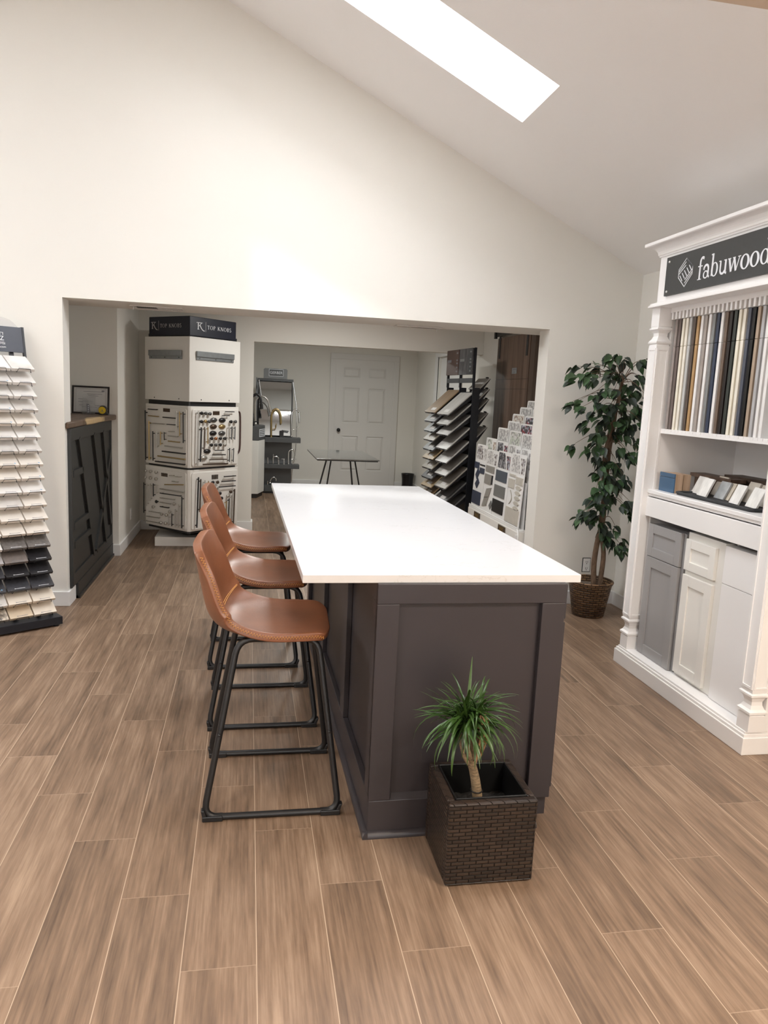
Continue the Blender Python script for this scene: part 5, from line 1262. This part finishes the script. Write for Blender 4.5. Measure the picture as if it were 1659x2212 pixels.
# faucet display wall
fd = thing('faucet_display', 'grey faucet display with mirror and shelves against the far wall', 'display stand', (.40, 11.05, 0))
MB().box(.115, .640, 11.135, 11.16, .06, 1.655).build('back_board', 'gerbergrey', fd, bevel=.002)
m = MB(); m.prism([(11.10, 1.66), (11.16, 1.66), (11.16, .06), (10.93, .06), (10.93, .9)], .098, .118, 'x'); m.build('side_board', 'gerbergrey', fd)
MB().add([(.150, 11.020, .84), (.612, 11.020, .84), (.612, 11.128, 1.618), (.150, 11.128, 1.618), (.150, 11.026, .84), (.612, 11.026, .84), (.612, 11.134, 1.618), (.150, 11.134, 1.618)], [(0, 1, 2, 3), (7, 6, 5, 4), (0, 4, 5, 1), (2, 6, 7, 3), (1, 5, 6, 2), (0, 3, 7, 4)]).build('mirror', 'mirror', fd)
m = MB(); m.box(.125, .632, 11.085, 11.10, 1.618, 1.650); m.box(.612, .632, 11.085, 11.10, .84, 1.62); m.build('mirror_frame', 'greyshelf', fd)
o = MB().prism([(.205, 1.656), (.545, 1.656), (.545, 1.780), (.528, 1.798), (.222, 1.798), (.205, 1.781)], 11.09, 11.10, 'y').build('sign', 'gerbergrey', fd)
MB().box(.282, .486, 11.087, 11.09, 1.690, 1.788).build('sign_plate', 'greyshelf', o)
m = MB()
for b in ((.280, .488, 1.785, 1.790), (.280, .488, 1.687, 1.692), (.280, .285, 1.687, 1.79), (.483, .488, 1.687, 1.79)): m.box(b[0], b[1], 11.0855, 11.087, b[2], b[3])
m.build('border', 'signwhite', o)
tx = text('lettering', 'GERBER', .052, (.384, 11.0865, 1.722), (PI / 2, 0, 0), 'signwhite', o, 'CENTER'); LOC[o.name] = LOC[o.name]
for z0, z1, x1 in ((.745, .818, .752), (.368, .428, .742), (.03, .12, .60)):
    MB().box(.240, x1, 10.90, 11.10, z0, z1).build('shelf', 'greyshelf', fd, bevel=.003)
MB().box(.235, .62, 10.93, 11.10, 0, .03).build('base', 'black', fd)
FA={
 'brass':[(0.328, 10.95, 0.814), (0.327, 10.95, 0.983), (0.329, 10.95, 1.134), (0.347, 10.95, 1.196), (0.389, 10.95, 1.223), (0.431, 10.95, 1.2), (0.455, 10.95, 1.139), (0.465, 10.95, 1.016)],
 'brassh':[(0.341, 10.92, 0.932), (0.388, 10.92, 0.948), (0.395, 10.92, 1.015)],
 'chrome':[(0.62, 10.95, 0.836), (0.615, 10.95, 1.135), (0.633, 10.95, 1.197), (0.668, 10.95, 1.227), (0.703, 10.95, 1.211), (0.719, 10.95, 1.178)],
 'chromespray':[(0.719, 10.95, 1.184), (0.73, 10.95, 1.032)],
 'chromeh':[(0.635, 10.92, 0.943), (0.683, 10.92, 0.947), (0.722, 10.92, 0.988)],
 'nick':[(0.101, 10.75, 1.077), (0.093, 10.75, 1.284), (0.102, 10.75, 1.339), (0.136, 10.75, 1.381), (0.184, 10.75, 1.395), (0.234, 10.75, 1.377), (0.273, 10.75, 1.324), (0.29, 10.75, 1.265)],
 'nicks':[(0.288, 10.75, 1.271), (0.311, 10.75, 1.184)],
 'blk':[(0.055, 10.45, 0.996), (0.045, 10.45, 1.34), (0.058, 10.45, 1.394), (0.102, 10.45, 1.422), (0.142, 10.45, 1.4), (0.162, 10.45, 1.346), (0.168, 10.45, 1.288)],
 'blks':[(0.168, 10.45, 1.293), (0.175, 10.45, 1.224)],
 'blkh':[(0.065, 10.4, 1.047), (0.138, 10.4, 1.055)],
 'soap':[(0.48, 10.95, 0.8), (0.477, 10.95, 0.918)],
 'soaps':[(0.476, 10.93, 0.919), (0.575, 10.93, 0.909)],
 's2a':[(0.29, 10.95, 0.418), (0.284, 10.95, 0.52)],
 's2b':[(0.367, 10.95, 0.42), (0.366, 10.95, 0.517), (0.391, 10.95, 0.537), (0.43, 10.95, 0.53), (0.442, 10.95, 0.508)],
 's2b2':[(0.365, 10.95, 0.505), (0.366, 10.95, 0.571)],
 's2c':[(0.444, 10.95, 0.425), (0.441, 10.95, 0.496)],
 's2d':[(0.522, 10.95, 0.429), (0.519, 10.95, 0.499)],
 's2d2':[(0.482, 10.95, 0.502), (0.527, 10.95, 0.503)],
 's2e':[(0.585, 10.95, 0.432), (0.584, 10.95, 0.581), (0.597, 10.95, 0.627), (0.631, 10.95, 0.646), (0.665, 10.95, 0.623), (0.681, 10.95, 0.561)],
 's2f':[(0.651, 10.95, 0.434), (0.649, 10.95, 0.503)],
 's2f2':[(0.623, 10.95, 0.505), (0.7, 10.95, 0.507)],
 's3a':[(0.326, 10.95, 0.15), (0.337, 10.95, 0.196), (0.373, 10.95, 0.234), (0.407, 10.95, 0.215), (0.413, 10.95, 0.181)],
 's3b':[(0.293, 10.95, 0.126), (0.293, 10.95, 0.178)],
 'rodR':[(0.625, 11.0, 1.615), (0.685, 11.0, 1.243), (0.698, 11.0, 0.819)],
 'rodR2':[(0.697, 11.05, 0.731), (0.689, 11.05, 0.599), (0.65, 11.05, 0.343), (0.641, 11.05, 0.157)],
 'rodL':[(0.14, 11.0, 1.625), (0.177, 11.0, 1.405)],
}
def faucet(mt, *paths):
    m = MB()
    for k, r in paths:
        p = FA[k]; m.tube(catmull(p, max(8, 4 * len(p))) if len(p) > 2 else p, r, 8)
        if r > .008: m.lathe([(r * 1.7, -.004), (r * 1.7, .006), (r * 1.1, .010)], p[0], 10)
    return m.build('faucet', mt, fd)
faucet(PULL['b'], ('brass', .013), ('brassh', .006))
faucet('chrome', ('chrome', .010), ('chromespray', .012), ('chromeh', .005))
faucet('black', ('soaps', .008)); MB().box(.450, .505, 10.93, 10.98, .818, .915).build('faucet', 'black', fd)
faucet('chrome', ('s2a', .009)); faucet('chrome', ('s2b', .010), ('s2b2', .006)); faucet('chrome', ('s2c', .009)); faucet('chrome', ('s2d', .009), ('s2d2', .005)); faucet('chrome', ('s2e', .010)); faucet('chrome', ('s2f', .009), ('s2f2', .005))
faucet('chrome', ('s3a', .010)); faucet('chrome', ('s3b', .009))
for k in ('rodR', 'rodR2', 'rodL'):
    MB().tube(catmull(FA[k], 16), .009, 8).build('side_tube', 'chrome', fd)
# octagonal faucet pedestal
pd = thing('faucet_pedestal', 'pale octagonal pedestal with a dark top box carrying two tall gooseneck faucets', 'display pedestal', (-.03, 10.7, 0))
PO = [(-.235, 10.372), (.143, 10.372), (.232, 10.70), (.215, 10.84), (.12, 10.90), (-.25, 10.90), (-.33, 10.82), (-.33, 10.60)]
sc = lambda f: [(-.03 + (x + .03) * f, 10.7 + (y - 10.7) * f) for x, y in PO]
MB().prism(sc(.92), 0, .062, 'z').build('plinth', 'black', pd)
MB().prism(PO, .062, .795, 'z').build('body', 'tower', pd, bevel=.002)
o = MB().prism(PO, .797, .995, 'z').build('top_box', 'greyshelf', pd, bevel=.003)
m = MB()
a = Vector((.143, 10.372)); b = Vector((.236, 10.70)); t_ = (b - a).normalized(); q = Vector((t_.y, -t_.x))
def onb(s0, s1, z0, z1, d=.002):
    P = [a + t_ * s0, a + t_ * s1]
    m.add([(p.x + q.x * dd, p.y + q.y * dd, z) for dd in (0, d) for p, z in ((P[0], z0), (P[1], z0), (P[1], z1), (P[0], z1))], [(4, 5, 6, 7), (0, 1, 5, 4), (1, 2, 6, 5), (2, 3, 7, 6), (3, 0, 4, 7)])
L_ = (b - a).length
for z in (.845, .868, .892, .915, .94): onb(L_ * (.2 if z not in (.845, .94) else .08), L_ * (.85 if z not in (.845, .94) else .95), z, z + .010)
onb(L_ * .08, L_ * .13, .845, .95); onb(L_ * .9, L_ * .95, .845, .95)
m.build('print', 'signwhite', o)
m = MB(); p = FA['nick']; m.tube(catmull([(p[0][0], p[0][1], .99)] + p, 30), .011, 10); m.tube(FA['nicks'], .018, 10); m.lathe([(.022, 0), (.022, .01), (.014, .05)], (p[0][0], p[0][1], .995), 12); m.build('faucet', PULL['n'], pd)
m = MB(); p = FA['blk']; m.tube(catmull(p, 30), .017, 10); m.tube(FA['blks'], .024, 10); m.tube(FA['blkh'], .009, 8); m.lathe([(.03, 0), (.03, .012), (.022, .10), (.018, .16)], (p[0][0], p[0][1], .995), 12); m.build('faucet', 'black', pd)
